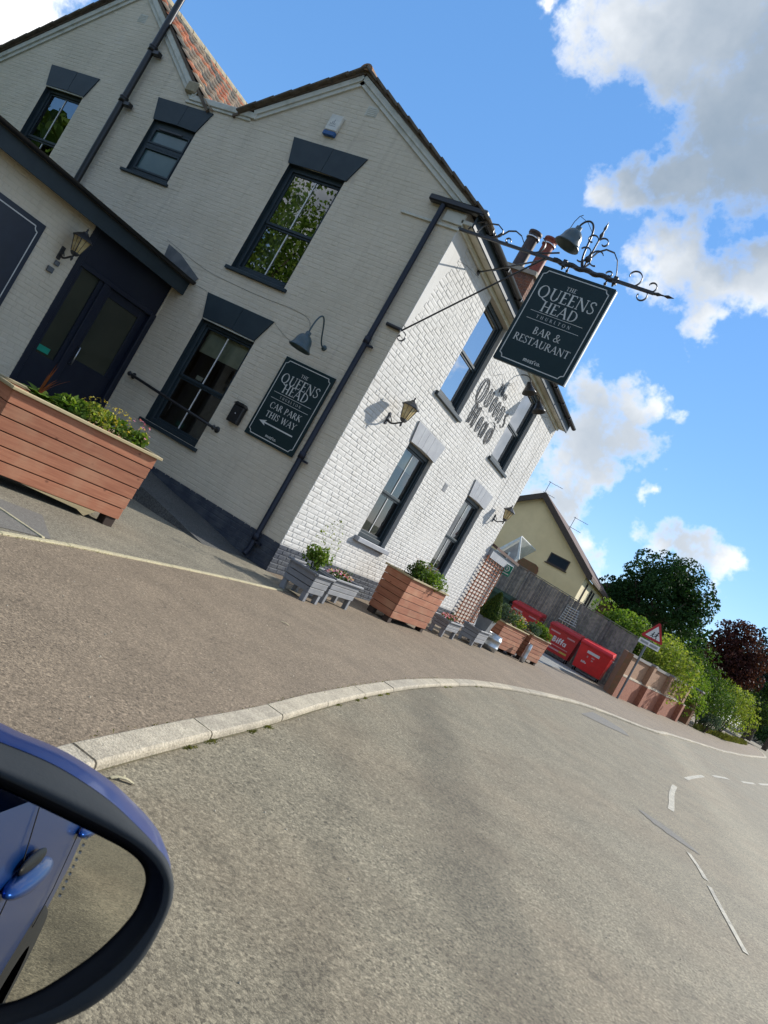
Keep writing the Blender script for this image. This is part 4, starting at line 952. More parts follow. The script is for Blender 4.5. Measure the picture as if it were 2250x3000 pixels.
for dx, dy, mt, hh in ((-.06, 0, 'pot_black', 1.12), (.42, .0, 'pot_red', 1.08)):
    mb = MB(); mb.lathe([(.175,0),(.16,.1),(.15,hh-.22),(.155,hh-.20),(.18,hh-.20),(.18,hh-.15),(.155,hh-.15),(.16,hh-.08),(.185,hh-.06),(.185,hh),(.14,hh),(.13,hh-.2)], 14, 0, Matrix.Translation((cx+dx, cy+dy, 8.92))); cp = mb.build('chimney_pot', mt, chim)
    mb = MB(); mb.lathe([(.182,hh-.195),(.186,hh-.19),(.186,hh-.165),(.182,hh-.16)], 14, 0, Matrix.Translation((cx+dx, cy+dy, 8.92))); mb.build('pot_band', 'steel', cp)
# airbricks, alarm-free details on the gable: vents, wires
for pl, u, z in ((GA,-2.42,7.02),(GA,-8.36,7.62),(FA,4.42,2.66)):
    mb = MB(); pl.box(mb, u-.11, u+.11, z-.085, z+.085, 0, .006); 
    for i in range(5): pl.box(mb, u-.09, u+.09, z-.07+i*.03, z-.055+i*.03, .006, .012)
    mb.build('air_brick', 'cream_trim' if pl is GA else 'grey_wood', pub)
def wire(pts, pl, r=.006, d=.006, mat='cable_grey'):
    mb = MB(); P = []
    for i in range(len(pts)-1):
        p0, p1, p2, p3 = (Vector((*pts[max(0, min(len(pts)-1, j))], 0)) for j in (i-1, i, i+1, i+2))
        for k in range(6): t = k/6; P.append(.5*((2*p1)+(p2-p0)*t+(2*p0-5*p1+4*p2-p3)*t*t+(3*p1-p0-3*p2+p3)*t**3))
    P.append(Vector((*pts[-1], 0))); mb.tube([pl.p(q.x, q.y, d) for q in P], r*.42, 5); mb.build('cable', mat, pub)
wire([(-4.9,3.86),(-3.9,3.66),(-3.4,3.62),(-2.6,3.60),(-1.9,3.62),(-1.52,3.58),(-1.38,3.42),(-1.28,3.22)], GA)
wire([(-4.0,3.36),(-3.55,3.33)], GA); wire([(-2.02,3.30),(-1.7,3.18),(-1.3,3.1)], GA, .005)
wire([(3.4,4.98),(3.75,4.90),(4.15,5.10),(4.5,5.02),(4.75,5.12)], FA, .008, .03); wire([(3.95,4.80),(4.4,4.85),(4.65,5.12),(4.9,5.16)], FA, .008, .03)
wire([(7.55,5.5),(7.60,4.4),(7.62,2.9)], FA, .006); wire([(8.45,5.6),(8.46,4.2),(8.5,2.95)], FA, .006); wire([(7.25,5.45),(7.6,5.5),(8.0,5.62)], FA, .006)
wire([(.12,5.2),(.6,5.45),(1.3,5.6)], FA, .006)
# ------------------------------------------------------------------ fittings on the pub
def sign_border(mb, pl, u0, u1, z0, z1, d, w, r, mi=0, notch=True):
    """thin line border with inward scooped corners"""
    def seg(a, b):
        a, b = Vector((*a, 0)), Vector((*b, 0)); dr = (b-a).normalized(); n = Vector((-dr.y, dr.x, 0))*w/2
        mb.poly([pl.p(q.x, q.y, d) for q in (a-n, b-n, b+n, a+n)], mi)
    seg((u0+r, z0), (u1-r, z0)); seg((u0+r, z1), (u1-r, z1)); seg((u0, z0+r), (u0, z1-r)); seg((u1, z0+r), (u1, z1-r))
    for cx, cz, a0 in ((u0, z0, 0), (u1, z0, 90), (u1, z1, 180), (u0, z1, 270)):
        vs = []
        for i in range(9):
            a = radians(a0+90*i/8); vs += [pl.p(cx+(r-w/2)*cos(a), cz+(r-w/2)*sin(a), d), pl.p(cx+(r+w/2)*cos(a), cz+(r+w/2)*sin(a), d)]
        mb.add(vs, [(2*i, 2*i+1, 2*i+3, 2*i+2) for i in range(8)], mi)
def queens_sign(root, pl, u0, u1, z0, z1, d, lines):
    w, h = u1-u0, z1-z0
    mb = MB(); m = .05*w; sign_border(mb, pl, u0+m, u1-m, z0+m, z1-m, d, .010*w/.96+.002, .05*w); mb.build('border_line', 'sign_white', root)
    c = (u0+u1)/2
    for s, fz, fh, track, wm, sx in lines:
        mb = MB()
        if s == '-': pl.quad(mb, c-w*fh, c+w*fh, z0+h*fz-.003, z0+h*fz+.003, d)
        elif s == '<':
            zz = z0+h*fz; mb.poly([pl.p(a, b, d) for a, b in ((c-w*.36,zz),(c-w*.22,zz-.045),(c-w*.245,zz-.010),(c+w*.33,zz-.010),(c+w*.33,zz+.010),(c-w*.245,zz+.010),(c-w*.22,zz+.045))])
        else: text(mb, pl, s, c, z0+h*fz, fh*h, d, 'c', track, 0, wm, sx)
        mb.build('lettering', 'sign_white', root)
# car park sign on the gable
cps = thing('car_park_sign', 'dark green car park direction sign with left arrow beside the drainpipe', 'sign', (-1.0, -.02, 1.6))
GAL = PL((1.0, .02, -1.6), (1,0,0), (0,-1,0))
mb = MB(); GAL.box(mb, -1.49, -.525, 1.60, 2.92, .021, .045, 0, .004); mb.build('panel', 'sign_green', cps)
queens_sign(cps, GAL, -1.49, -.525, 1.60, 2.92, .0465, [('THE',.842,.040,.12,1,1), ('QUEENS',.705,.112,.06,1.05,1.), ('HEAD',.598,.106,.06,1.05,1.), ('-',.575,.38,0,0,0), ('THURLTON',.522,.030,.55,.9,1), ('-',.50,.38,0,0,0), ('CAR PARK',.385,.072,.05,1.1,1), ('THIS WAY',.275,.072,.05,1.1,1), ('<',.205,0,0,0,0), ("moss'co.",.065,.036,.0,1,1)])
# swan neck lamp over it
def shade(mb, p, ax, s=1., mi=0):
    T = Matrix.Translation(p) @ Vector(ax).to_track_quat('Z', 'Y').to_matrix().to_4x4()
    mb.lathe([(.02*s,.17*s),(.034*s,.165*s),(.038*s,.12*s),(.06*s,.112*s),(.088*s,.085*s),(.106*s,.045*s),(.114*s,0*s),(.128*s,-.04*s),(.148*s,-.065*s),(.150*s,-.078*s),(.138*s,-.074*s),(.10*s,-.02*s),(.06*s,.05*s),(.0,.07*s)], 18, mi, T)
sw = thing('swan_neck_lamp', 'dark enamel swan neck lamp above the car park sign', 'lamp', (-1.0, 0, 3.2))
GA2 = Vector((1.0, 0, -3.2))
mb = MB(); mb.tube([Vector(p)+GA2 for p in bez([(-1.0,-.02,3.27),(-1.0,-.20,3.22),(-1.0,-.28,3.55),(-1.0,-.38,3.78),(-1.02,-.52,3.62),(-1.02,-.50,3.28)], 24)], .012, 8); mb.build('neck', 'verdigris_enamel', sw)
mb = MB(); mb.lathe([(0,.03),(.03,.028),(.045,.01),(.045,0)], 12, 0, Matrix.Translation(Vector((-1.0,-.0,3.27))+GA2) @ Matrix.Rotation(pi/2, 4, 'X')); mb.build('wall_plate', 'verdigris_enamel', sw)
mb = MB(); shade(mb, Vector((-1.02,-.50,3.10))+GA2, (0,.05,1), 1.15); mb.build('lamp_shade', 'verdigris_enamel', sw)
# letter box, handrail, alarm
lb = thing('letter_box', 'black metal post box fixed between window and car park sign', 'letter box', (-1.76, 0, 1.62)); q = Vector((1.76, 0, -1.62))
LP_ = PL(q, (1,0,0), (0,-1,0)); mb = MB(); LP_.box(mb, -1.87, -1.655, 1.63, 1.92, .005, .10, 0, .012); LP_.prism(mb, [(-1.88,1.92),(-1.645,1.92),(-1.70,1.965),(-1.82,1.965)], .004, .115); mb.build('box_body', 'black_plastic', lb)
mb = MB(); LP_.box(mb, -1.84, -1.685, 1.86, 1.88, .10, .106); mb.build('slot', 'rubber', lb); mb = MB(); mb.lathe([(0,.004),(.012,.003),(.012,0)], 10, 0, Matrix.Translation(LP_.p(-1.76,1.78,.10)) @ Matrix.Rotation(pi/2,4,'X')); mb.build('lock', 'steel', lb)
hr = thing('handrail', 'black tubular handrail sloping across the lower gable window', 'handrail', (-3.0, 0, .38)); q = Vector((3.0, 0, -.38))
mb = MB(); mb.tube([Vector((-4.02,-.005,1.54))+q, Vector((-4.02,-.10,1.54))+q, Vector((-3.95,-.11,1.535))+q, Vector((-2.02,-.11,1.43))+q, Vector((-1.98,-.10,1.43))+q, Vector((-1.98,-.005,1.43))+q], .024, 8); mb.build('rail', 'black_iron', hr)
for x, z in ((-4.02,1.54),(-1.98,1.43)):
    mb = MB(); mb.lathe([(0,.012),(.05,.01),(.055,0)], 14, 0, Matrix.Translation(Vector((x,-.002,z))+q) @ Matrix.Rotation(pi/2,4,'X')); mb.lathe([(0,.135),(.03,.13),(.042,.11),(.03,.09),(0,.085)], 12, 0, Matrix.Translation(Vector((x,0,z))+q) @ Matrix.Rotation(pi/2,4,'X')); mb.build('end_flange', 'black_iron', hr)
al = thing('alarm_box', 'white burglar alarm box with blue base below the gable peak', 'alarm', (-2.93, 0, 6.42)); q = Vector((2.93, 0, -6.42)); AP_ = PL(q, (1,0,0), (0,-1,0))
mb = MB(); AP_.box(mb, -3.05, -2.81, 6.50, 6.78, .004, .075, 0, .012); mb.build('cover', 'white_plastic', al); mb = MB(); AP_.box(mb, -3.05, -2.81, 6.42, 6.498, .004, .07, 0, .010); mb.build('strobe', 'blue_plastic', al)
mb = MB()
for i in range(4): AP_.quad(mb, -2.99+.03*i, -2.975+.03*i, 6.60, 6.60+.03*(1+(i*7) % 3), .0765)
AP_.quad(mb, -3.0, -2.87, 6.575, 6.585, .0765); mb.build('print', 'print_grey', al)
# carriage lanterns ------------------------------------------------
def lantern(name, label, loc, rz, group=None):
    """local: wall at y=0, sticks out towards -y"""
    L = thing(name, label, 'wall lantern', loc, rz, group)
    mb = MB(); mb.bbox(-.035, .035, -.022, 0, -.10, .10, .008); mb.tube(bez([(0,-.02,-.02),(0,-.12,-.10),(0,-.20,.02),(0,-.26,.03)], 12), [.018,.017,.016,.016,.015,.015,.014,.014,.014,.014,.014,.014,.014], 8); mb.tube([(0,-.02,.06),(0,-.10,-.02)], .008, 6); mb.lathe([(0,-.06),(.012,-.05),(.018,-.02),(.010,.0),(.016,.03)], 10, 0, Matrix.Translation((0,-.26,.02))); mb.build('bracket', 'black_iron', L)
    y = -.26; mb = MB()
    mb.lathe([(.03,.045),(.05,.06),(.066,.085),(.066,.10)], 4, 0, Matrix.Translation((0,y,0)) @ Matrix.Rotation(pi/4,4,'Z'), False); mb.build('lantern_base', 'black_iron', L)
    b, t, z0, z1 = .046, .088, .10, .31; mb = MB()
    vs = [(sx*b, y+sy*b, z0) for sx, sy in ((-1,-1),(1,-1),(1,1),(-1,1))]+[(sx*t, y+sy*t, z1) for sx, sy in ((-1,-1),(1,-1),(1,1),(-1,1))]
    for i in range(4):
        mb2 = MB(); mb2.add([vs[i], vs[(i+1) % 4], vs[4+(i+1) % 4], vs[4+i]], [(0,1,2,3)]); mb2.build('pane', 'brass_glass', L)
        a, c = Vector(vs[i]), Vector(vs[4+i]); o = Vector((0,y,0)); mb.tube([a+(a-o)*.02, c+(c-o)*.02], .007, 5)
        m0 = (Vector(vs[i])+Vector(vs[(i+1) % 4]))/2; m1 = (Vector(vs[4+i])+Vector(vs[4+(i+1) % 4]))/2; mb.tube([m0, m1], .004, 5)
    mb.build('lantern_frame', 'black_iron', L)
    mb = MB(); mb.lathe([(.125,z1),(.150,z1-.012),(.150,z1+.004),(.085,z1+.06),(.045,z1+.085),(.04,z1+.10),(.022,z1+.105),(.012,z1+.13),(.018,z1+.145),(.006,z1+.16),(.0,z1+.185)], 8, 0, Matrix.Translation((0,y,0)) @ Matrix.Rotation(pi/8,4,'Z'), False); mb.build('lantern_cap', 'black_iron', L)
    return L
lantern('wall_lantern', 'black carriage lantern high on the sunlit wall nearest the pub corner', (0, .95, 2.88), pi/2, 'carriage lanterns')
lantern('wall_lantern', 'black carriage lantern at the far end of the white street front', (0, 8.08, 2.90), pi/2, 'carriage lanterns')
lantern('wall_lantern', 'black carriage lantern under the porch eaves next to the navy door', (XP, -2.12, 2.52), pi/2, 'carriage lanterns')
ot = MB(); PO.box(ot, -2.20, -2.10, 2.20, 2.28, .004, .05, 0, .008); PO.box(ot, -2.14, -2.06, 2.33, 2.40, .004, .04, 0, .008); o = ot.build('junction_box', 'pole_grey'); tag(o, 'small grey sensor box on the porch wall below the lantern', 'sensor')
# porch board
pb = thing('porch_sign', 'large dark blue board with thin white border on the porch wall', 'sign', (XP, -3.4, 1.0)); q = Vector((-XP, 3.4, -1.0)); PB = PL(Vector((XP,0,0))+q, (0,1,0), (1,0,0))
mb = MB(); PB.box(mb, -4.6, -2.52, 1.08, 2.70, .008, .03, 0, .004); mb.build('panel', 'sign_navy', pb)
mb = MB(); sign_border(mb, PB, -4.52, -2.60, 1.16, 2.62, .0315, .016, .06); mb.build('border_line', 'sign_white', pb)
# ------------------------------------------------------------------ hanging sign on its wrought iron bracket (plane y = 0)
IR = PL((0, 0, 0), (1,0,0), (0,-1,0))
br = thing('sign_bracket', 'black wrought iron bracket with scrolls reaching out from the pub corner', 'bracket', (0, 0, 5.66))
B0 = Vector((0, 0, -5.66)); IB = PL(B0, (1,0,0), (0,-1,0))
ZA = 5.665
mb = MB(); IB.box(mb, .0, 3.0, ZA-.02, ZA+.02, -.02, .02, 0, .003); mb.build('arm', 'black_iron', br)
mb = MB(); mb.tube([IB.p(1.55+.04*i, ZA+.012*sin(i*1.1), .012*cos(i*1.1)) for i in range(24)], .034, 7); mb.build('arm_wrap', 'black_iron', br)
def flat(name, pts, w=.012, h=.028, d=0.):
    mb = MB(); mb.ribbon([IB.p(u, z, d) for u, z in pts], w, h, IB.n); return mb.build(name, 'black_iron', br)
flat('scroll', [(.30,5.70),(.34,5.80),(.42,5.88),(.55,5.90),(.66,5.84)]+arc(.60,5.80,.075,40,-190,14)[3:]); flat('scroll', [(.46,5.70),(.54,5.69),(.62,5.74),(.66,5.80)])
flat('scroll', [(.68,5.78),(.74,5.86),(.84,5.89),(.95,5.85),(1.06,5.74),(1.12,5.69)]); flat('scroll', arc(1.22,5.80,.12,-95,70,14)); flat('scroll', spiral(.80,5.72,.05,.02,0,300))
flat('scroll', [(1.30,5.69),(1.42,5.73),(1.58,5.79)]); flat('scroll', [(.15,5.70),(.22,5.83),(.36,5.90)])
fx = 1.985
for s in (-1, 1):
    flat('scroll', [(fx+s*.0,5.69),(fx+s*.05,5.78),(fx+s*.02,5.85)]); flat('scroll', arc(fx+s*.10,5.83,.07,180 if s > 0 else 0, 300 if s > 0 else -120, 10)); flat('scroll', arc(fx+s*.09,5.90,.08,-150 if s > 0 else -30, -330 if s > 0 else 150, 12)); flat('scroll', spiral(fx+s*.085,6.10,.085,.03,180 if s > 0 else 0,(-120 if s > 0 else 300)))
flat('scroll', [(fx+.03,5.86),(fx+.07,5.96),(fx+.16,6.03),(fx+.28,6.02),(fx+.37,5.93),(fx+.43,5.80),(fx+.47,5.69)])
mb = MB(); mb.tube([IB.p(fx,5.69),IB.p(fx,6.15)], .012, 6); mb.lathe([(.0,-.07),(.02,-.05),(.05,0),(.02,.05),(0,.07)], 8, 0, Matrix.Translation(IB.p(fx,5.83))); mb.lathe([(.008,0),(.028,.05),(.01,.12),(.022,.16),(.006,.24),(.0,.27)], 8, 0, Matrix.Translation(IB.p(fx,6.14))); mb.build('finial', 'black_iron', br)
flat('scroll', spiral(2.66,5.79,.14,.055,-100,190)); flat('scroll', spiral(2.93,5.745,.085,.035,-100,170)); flat('scroll', spiral(2.86,5.58,.09,.04,80,-200)); flat('scroll', spiral(2.35,5.72,.05,.02,180,-120))
mb = MB(); 
mb.tube([IB.p(3.0,ZA),IB.p(3.02,ZA)], .02, 8); mb.tube([IB.p(2.98,ZA+.0),IB.p(3.05,ZA+.005),IB.p(3.09,ZA+.01),IB.p(3.13,ZA+.012),IB.p(3.18,ZA+.015),IB.p(3.26,ZA+.02)], [.012,.026,.012,.01,.024,.002], 8); mb.build('spear_tip', 'black_iron', br)
for u in (1.72, 2.46):
    mb = MB(); IB.box(mb, u-.03, u+.03, ZA-.05, ZA+.05, -.035, .035, 0, .006); mb.lathe([(.01,-.03),(.02,0),(.01,.03)], 8, 0, Matrix.Translation(IB.p(u, ZA-.06))); mb.build('clamp', 'black_iron', br)
mb = MB(); mb.tube([IB.p(-.24,3.97,.03), IB.p(.02,3.96,.03)], .03, 8); mb.tube([IB.p(.01,3.96), IB.p(1.42,5.64)], .013, 7); mb.build('brace_rod', 'black_iron', br)
flat('scroll', spiral(.06,3.87,.085,.03,90,-230), d=.01); 
mb = MB(); mb.tube([Vector((.01,1.20,5.645))+B0, Vector((.30,.96,5.64))+B0, Vector((1.46,.02,5.66))+B0], .013, 7); mb.bbox(0,.015,1.15,1.25,5.66-5.66-.06,5.66-5.66+.04,.004); mb.build('stay_rod', 'black_iron', br)
# ornamental back plate where the brace meets the front wall
hs = thing('hanging_sign', 'dark green pub name board hanging from the iron bracket', 'sign', (2.02, 0, 4.1)); HQ = Vector((-2.02, 0, -4.1)); HS = PL(HQ, (1,0,0), (0,-1,0))
mb = MB(); HS.box(mb, 1.475, 2.545, 4.105, 5.545, -.03, .03, 0, .006); mb.build('panel', 'sign_green', hs)
mb = MB(); HS.box(mb, 2.546, 2.562, 4.10, 5.53, -.028, .028, 0, .003); mb.build('edge_strip', 'sign_white', hs)
queens_sign(hs, HS, 1.475, 2.545, 4.105, 5.545, .0315, [('THE',.835,.040,.12,1,1), ('QUEENS',.700,.118,.06,1.05,1.), ('HEAD',.572,.106,.06,1.05,1.), ('-',.555,.36,0,0,0), ('THURLTON',.498,.032,.62,.95,1), ('-',.475,.36,0,0,0), ('BAR &',.345,.072,.05,1.1,1), ('RESTAURANT',.235,.072,.03,1.1,.98), ("moss'co.",.075,.040,.0,1,1)])
for u in (1.80, 2.36):
    mb = MB(); mb.tube([HS.p(u,5.54),HS.p(u,5.64)], .012, 6); mb.lathe([(.022,-.01),(.022,.01)], 8, 0, Matrix.Translation(HS.p(u,5.58))); mb.build('hanger', 'black_iron', hs)
sl2 = thing('sign_lamp', 'dark bell shaped lamp on a bent arm above the hanging sign', 'lamp', (1.96, 0, 5.69)); SQ = Vector((-1.96, 0, -5.69)); SL = PL(SQ, (1,0,0), (0,-1,0))
mb = MB(); mb.tube([SL.p(*p[:2], p[2]) for p in [tuple(v) for v in bez([(1.96,5.69,0),(1.80,5.95,.02),(1.98,6.20,.04),(1.84,6.42,.05),(1.68,6.36,.06),(1.655,6.14,.06)], 26)]], .014, 8); mb.build('neck', 'black_iron', sl2)
mb = MB(); shade(mb, SL.p(1.65,5.98,.06), (.12,0,1), 1.25); mb.build('lamp_shade', 'verdigris_enamel', sl2)
mb = MB(); mb.tube([SL.p(*p) for p in ((1.56,6.12,.06),(1.57,6.24,.06),(1.60,6.33,.06),(1.64,6.36,.06))], .006, 6); mb.tube([SL.p(1.62,6.33,.06), SL.p(1.75,6.28,.06), SL.p(1.86,6.18,.04)], .004, 5); mb.build('flex', 'black_plastic', sl2)
# ------------------------------------------------------------------ wrought iron lettering on the street front
il = thing('iron_lettering', 'black wrought iron old style pub name letters on the white wall between upper windows', 'lettering', (.04, 4.6, 4.3)); IQ = Vector((-.04, -4.6, -4.3)); IL = PL(IQ, (0,1,0), (1,0,0))
def el(cx, cz, rx, rz, a0=0, a1=360, n=26): return [(cx+rx*cos(radians(a0+(a1-a0)*i/n)), cz+rz*sin(radians(a0+(a1-a0)*i/n))) for i in range(n+1)]
def iron(strokes, w=.0095, dd=.012):
    mb = MB()
    for s in strokes: mb.ribbon([IL.p(u, z, dd) for u, z in s], w, .012, IL.n)
    mb.build('letter', 'letter_iron', il)
iron([el(3.70,4.54,.23,.25), el(3.70,4.54,.15,.24), el(3.66,4.54,.08,.22), [(3.74,4.34),(3.86,4.26),(3.98,4.22)]])
def stem(u, z0, z1, w=.05): return [el(u, (z0+z1)/2, w, (z1-z0)/2)]
def low_u(u, z, s): return stem(u, z, z+s)+stem(u+.17, z, z+s)+[[(u, z+.02), (u+.09, z-.02), (u+.19, z+.03)]]
def low_e(u, z, s): return [el(u+.09, z+s/2, .10, s/2), el(u+.06, z+s/2, .045, s/2-.02), [(u-.01, z+s*.5), (u+.2, z+s*.5)]]
def low_n(u, z, s): return stem(u, z, z+s)+stem(u+.17, z, z+s)+[[(u, z+s-.02), (u+.09, z+s+.02), (u+.19, z+s-.03)]]
def low_s(u, z, s): return [[(u+.16, z+s-.03), (u+.08, z+s), (u, z+s*.8), (u+.05, z+s*.55), (u+.14, z+s*.4), (u+.16, z+s*.15), (u+.08, z), (u-.01, z+.04)], [(u+.13,z+s-.06),(u+.07,z+s-.04),(u+.04,z+s*.78),(u+.09,z+s*.6),(u+.18,z+s*.42),(u+.2,z+s*.15),(u+.1,z+.03)]]
bz, bs = 4.40, .34
iron(low_u(4.08, bz, bs)); iron(low_e(4.42, bz, bs)); iron(low_e(4.70, bz, bs)); iron(low_n(5.02, bz, bs)); iron(low_s(5.38, bz, bs))
hz = 3.90
iron([el(3.74,hz+.20,.045,.22), el(3.83,hz+.20,.03,.20), el(4.06,hz+.20,.045,.22), el(3.98,hz+.20,.03,.20), [(3.70,hz+.20),(4.10,hz+.20)], [(3.70,hz+.24),(4.10,hz+.24)]])
iron(low_e(4.26, hz, .33)); iron([el(4.64,hz+.16,.10,.17), el(4.63,hz+.16,.055,.14)]+stem(4.77, hz, hz+.34, .035))
iron([el(5.10,hz+.17,.17,.18), el(5.10,hz+.17,.11,.155), el(5.11,hz+.17,.05,.13), [(5.24,hz+.26),(5.20,hz+.40),(5.08,hz+.46),(4.96,hz+.44)]])
tz = 4.82
iron([[(4.36,tz+.16),(4.52,tz+.18)]]+stem(4.44,tz,tz+.17,.03), .012); iron(stem(4.58,tz,tz+.18,.025)+stem(4.66,tz,tz+.11,.025), .012); iron(low_e(4.76,tz,.11), .010)
for s in (3.75, 4.2, 4.9, 5.4):
    mb = MB(); mb.tube([IL.p(s,4.3,-.04),IL.p(s,4.3,.012)], .006, 5); mb.build('stand_off', 'black_iron', il)
mb = MB(); IL.box(mb, 3.62, 5.60, 4.29, 4.302, -.004, .004); mb.build('carrier_bar', 'black_iron', il)
# floodlights under the eaves
for k, (y, lab) in enumerate(((5.05,'black wedge shaped floodlight under the eaves left of the far upper window'),(6.15,'black wedge shaped floodlight hanging in front of the far upper window'))):
    fl = thing('floodlight', lab, 'floodlight', (.12, y, 5.30), 0, 'floodlights over the iron lettering')
    mb = MB(); mb.tube(bez([(-.12,0,.18),(.02,0,.26),(.12,0,.20),(.16,0,.06)], 10), .011, 6); mb.build('arm', 'black_iron', fl)
    mb = MB(); T = Matrix.Translation((.17,0,.0)) @ Matrix.Rotation(-.5,4,'Y'); mb.lathe([(0,.12),(.04,.12),(.06,.06),(.12,-.06),(.15,-.12),(.14,-.12),(.05,.04),(0,.05)], 14, 0, T); mb.build('lamp_head', 'black_iron', fl)
# annex at the far end, trellis, post, assembly point sign
an = thing('side_annex', 'low flat fronted annex with grey fascia beyond the white street front', 'annex', (0, FL, 0)); q = Vector((0,-FL,0))
mb = MB(); mb.box(-4.,-.02,FL+.02,10.6,-.05,2.25); mb.v = [tuple(Vector(v)+q) for v in mb.v]; mb.build('wall', 'white_paint', an)
mb = MB(); mb.bbox(-.1,.10,FL+.0,11.55,2.06,2.30,.006); mb.v = [tuple(Vector(v)+q) for v in mb.v]; mb.build('fascia', 'lintel_grey', an)
mb = MB(); mb.prism([(.16,FL,2.32),(.16,11.7,2.32),(-3.6,11.7,3.05),(-3.6,FL,3.05)], (0,0,.07)); mb.v = [tuple(Vector(v)+q) for v in mb.v]; mb.build('roof', 'house_tile', an)
ps = MB(); ps.bbox(-.06,.06,10.72,10.84,0,2.06,.008); o = ps.build('porch_post', 'upvc', None, (0,0,.12)); tag(o, 'white square post at the far end of the cedar trellis', 'post')
tr = thing('trellis', 'reddish brown wooden trellis panel next to the far pub corner', 'trellis', (.06, 9.85, .12)); 
for i in range(7):
    mb = MB(); mb.bbox(.022,.040,-.90+i*.295-.016,-.90+i*.295+.016,.12,2.0,.003); mb.build('slat', 'cedar', tr)
for i in range(19):
    mb = MB(); mb.bbox(.0,.020,-.93,.90,.14+i*.10,.165+i*.10,.003); mb.build('slat', 'cedar', tr)
sg = thing('assembly_point_sign', 'small green and white safety sign at the end of the trellis', 'sign', (.15, 10.80, 1.9)); 
SGP = PL((0,0,0),(1,0,0),(0,-1,0)); mb = MB(); SGP.box(mb, -.14,.14,0,.30,.0,.006); mb.build('panel', 'safety_green', sg)
mb = MB(); vs = []
for i in range(17): a = 2*pi*i/16; vs += [SGP.p(.06*cos(a),.19+.06*sin(a),.0075), SGP.p(.085*cos(a),.19+.085*sin(a),.0075)]
mb.add(vs, [(2*i,2*i+1,2*i+3,2*i+2) for i in range(16)]); SGP.quad(mb,-.02,.02,.16,.22,.0075); SGP.quad(mb,-.11,.11,.04,.07,.0075); mb.build('symbol', 'print_white', sg)
# ------------------------------------------------------------------ foliage
def leaves(P, Nrm, size, aspect=.6, jit=.9, up=.15):
    """leaf quads at points P facing about Nrm"""
    n = len(P); d = Nrm+rng.normal(0, jit, (n, 3)); d[:, 2] += up; d /= np.linalg.norm(d, axis=1)[:, None]
    a = np.cross(d, rng.normal(0, 1, (n, 3))); a /= np.linalg.norm(a, axis=1)[:, None]; b = np.cross(d, a)
    s = size*rng.uniform(.6, 1.35, n)[:, None]
    V = np.stack([P-a*s*.5, P-b*s*aspect*.5+a*s*.05, P+a*s*.5, P+b*s*aspect*.5+a*s*.05], 1).reshape(-1, 3)
    return V, np.arange(4*n).reshape(n, 4)
def sphere_pts(n):
    v = rng.normal(0, 1, (n, 3)); return v/np.linalg.norm(v, axis=1)[:, None]
def crown_mesh(name, R, nblob, nleaf, size, mat, blob_r=.34, centre=(0, 0, 0), flat=-.6, aspect=.65, fill=.25):
    R = np.array(R, float); c = sphere_pts(nblob*3); c = c[c[:, 2] > flat][:nblob]; k = len(c)
    rad = rng.uniform(.58, 1.10, k)[:, None]; C = c*R*rad*(1-blob_r*.6)
    br = R.mean()*blob_r*rng.uniform(.65, 1.25, k)
    w = br**2/np.sum(br**2); idx = rng.choice(k, nleaf, p=w); s = sphere_pts(nleaf)
    rr = (1-fill*rng.random(nleaf)**2)[:, None]; P = C[idx]+s*br[idx][:, None]*rr*np.array([1, 1, .85])
    nin = int(nleaf*.12); P[:nin] = sphere_pts(nin)*R*rng.uniform(.2, .8, nin)[:, None]
    V, F = leaves(P, s, size, aspect); V = V+np.array(centre); return numpy_mesh(name, V, F, mat)
def tree(name, label, cat, loc, H, R, mat, nblob=40, nleaf=6000, size=.3, trunk=.25, group=None, zc=None, blob_r=.34, flat=-.6):
    t = thing(name, label, cat, loc, 0, group); zc = zc if zc is not None else H-R[2]
    mb = MB(); mb.tube([(0,0,-.3),(.05,.02,zc*.3),(-.03,.05,zc*.65),(.05,0,zc)], [trunk*1.3,trunk,trunk*.8,trunk*.5], 9)
    for i in range(6):
        a = i*1.05+.4; r = R[0]*.6; mb.tube([(0,0,zc*.6),(cos(a)*r*.5,sin(a)*r*.5,zc*.85),(cos(a)*r,sin(a)*r,zc+R[2]*.25)], [trunk*.45,trunk*.3,trunk*.1], 6)
    mb.build('trunk', 'bark', t)
    link('crown', crown_mesh('crown', R, nblob, nleaf, size, mat, blob_r, (0,0,zc), flat), t); return t
def bush(name, label, cat, loc, R, mat, nblob=22, nleaf=2500, size=.12, group=None, flat=-.35, rz=0., blob_r=.4):
    t = thing(name, label, cat, loc, rz, group); mb = MB()
    for i in range(5): a = i*1.3; mb.tube([(0,0,-.05),(cos(a)*R[0]*.25,sin(a)*R[1]*.25,R[2]*.5),(cos(a)*R[0]*.5,sin(a)*R[1]*.5,R[2])], [.04,.03,.012], 5)
    mb.build('stem', 'bark', t); link('foliage', crown_mesh('foliage', R, nblob, nleaf, size, mat, blob_r, (0,0,R[2]*.95), flat), t); return t
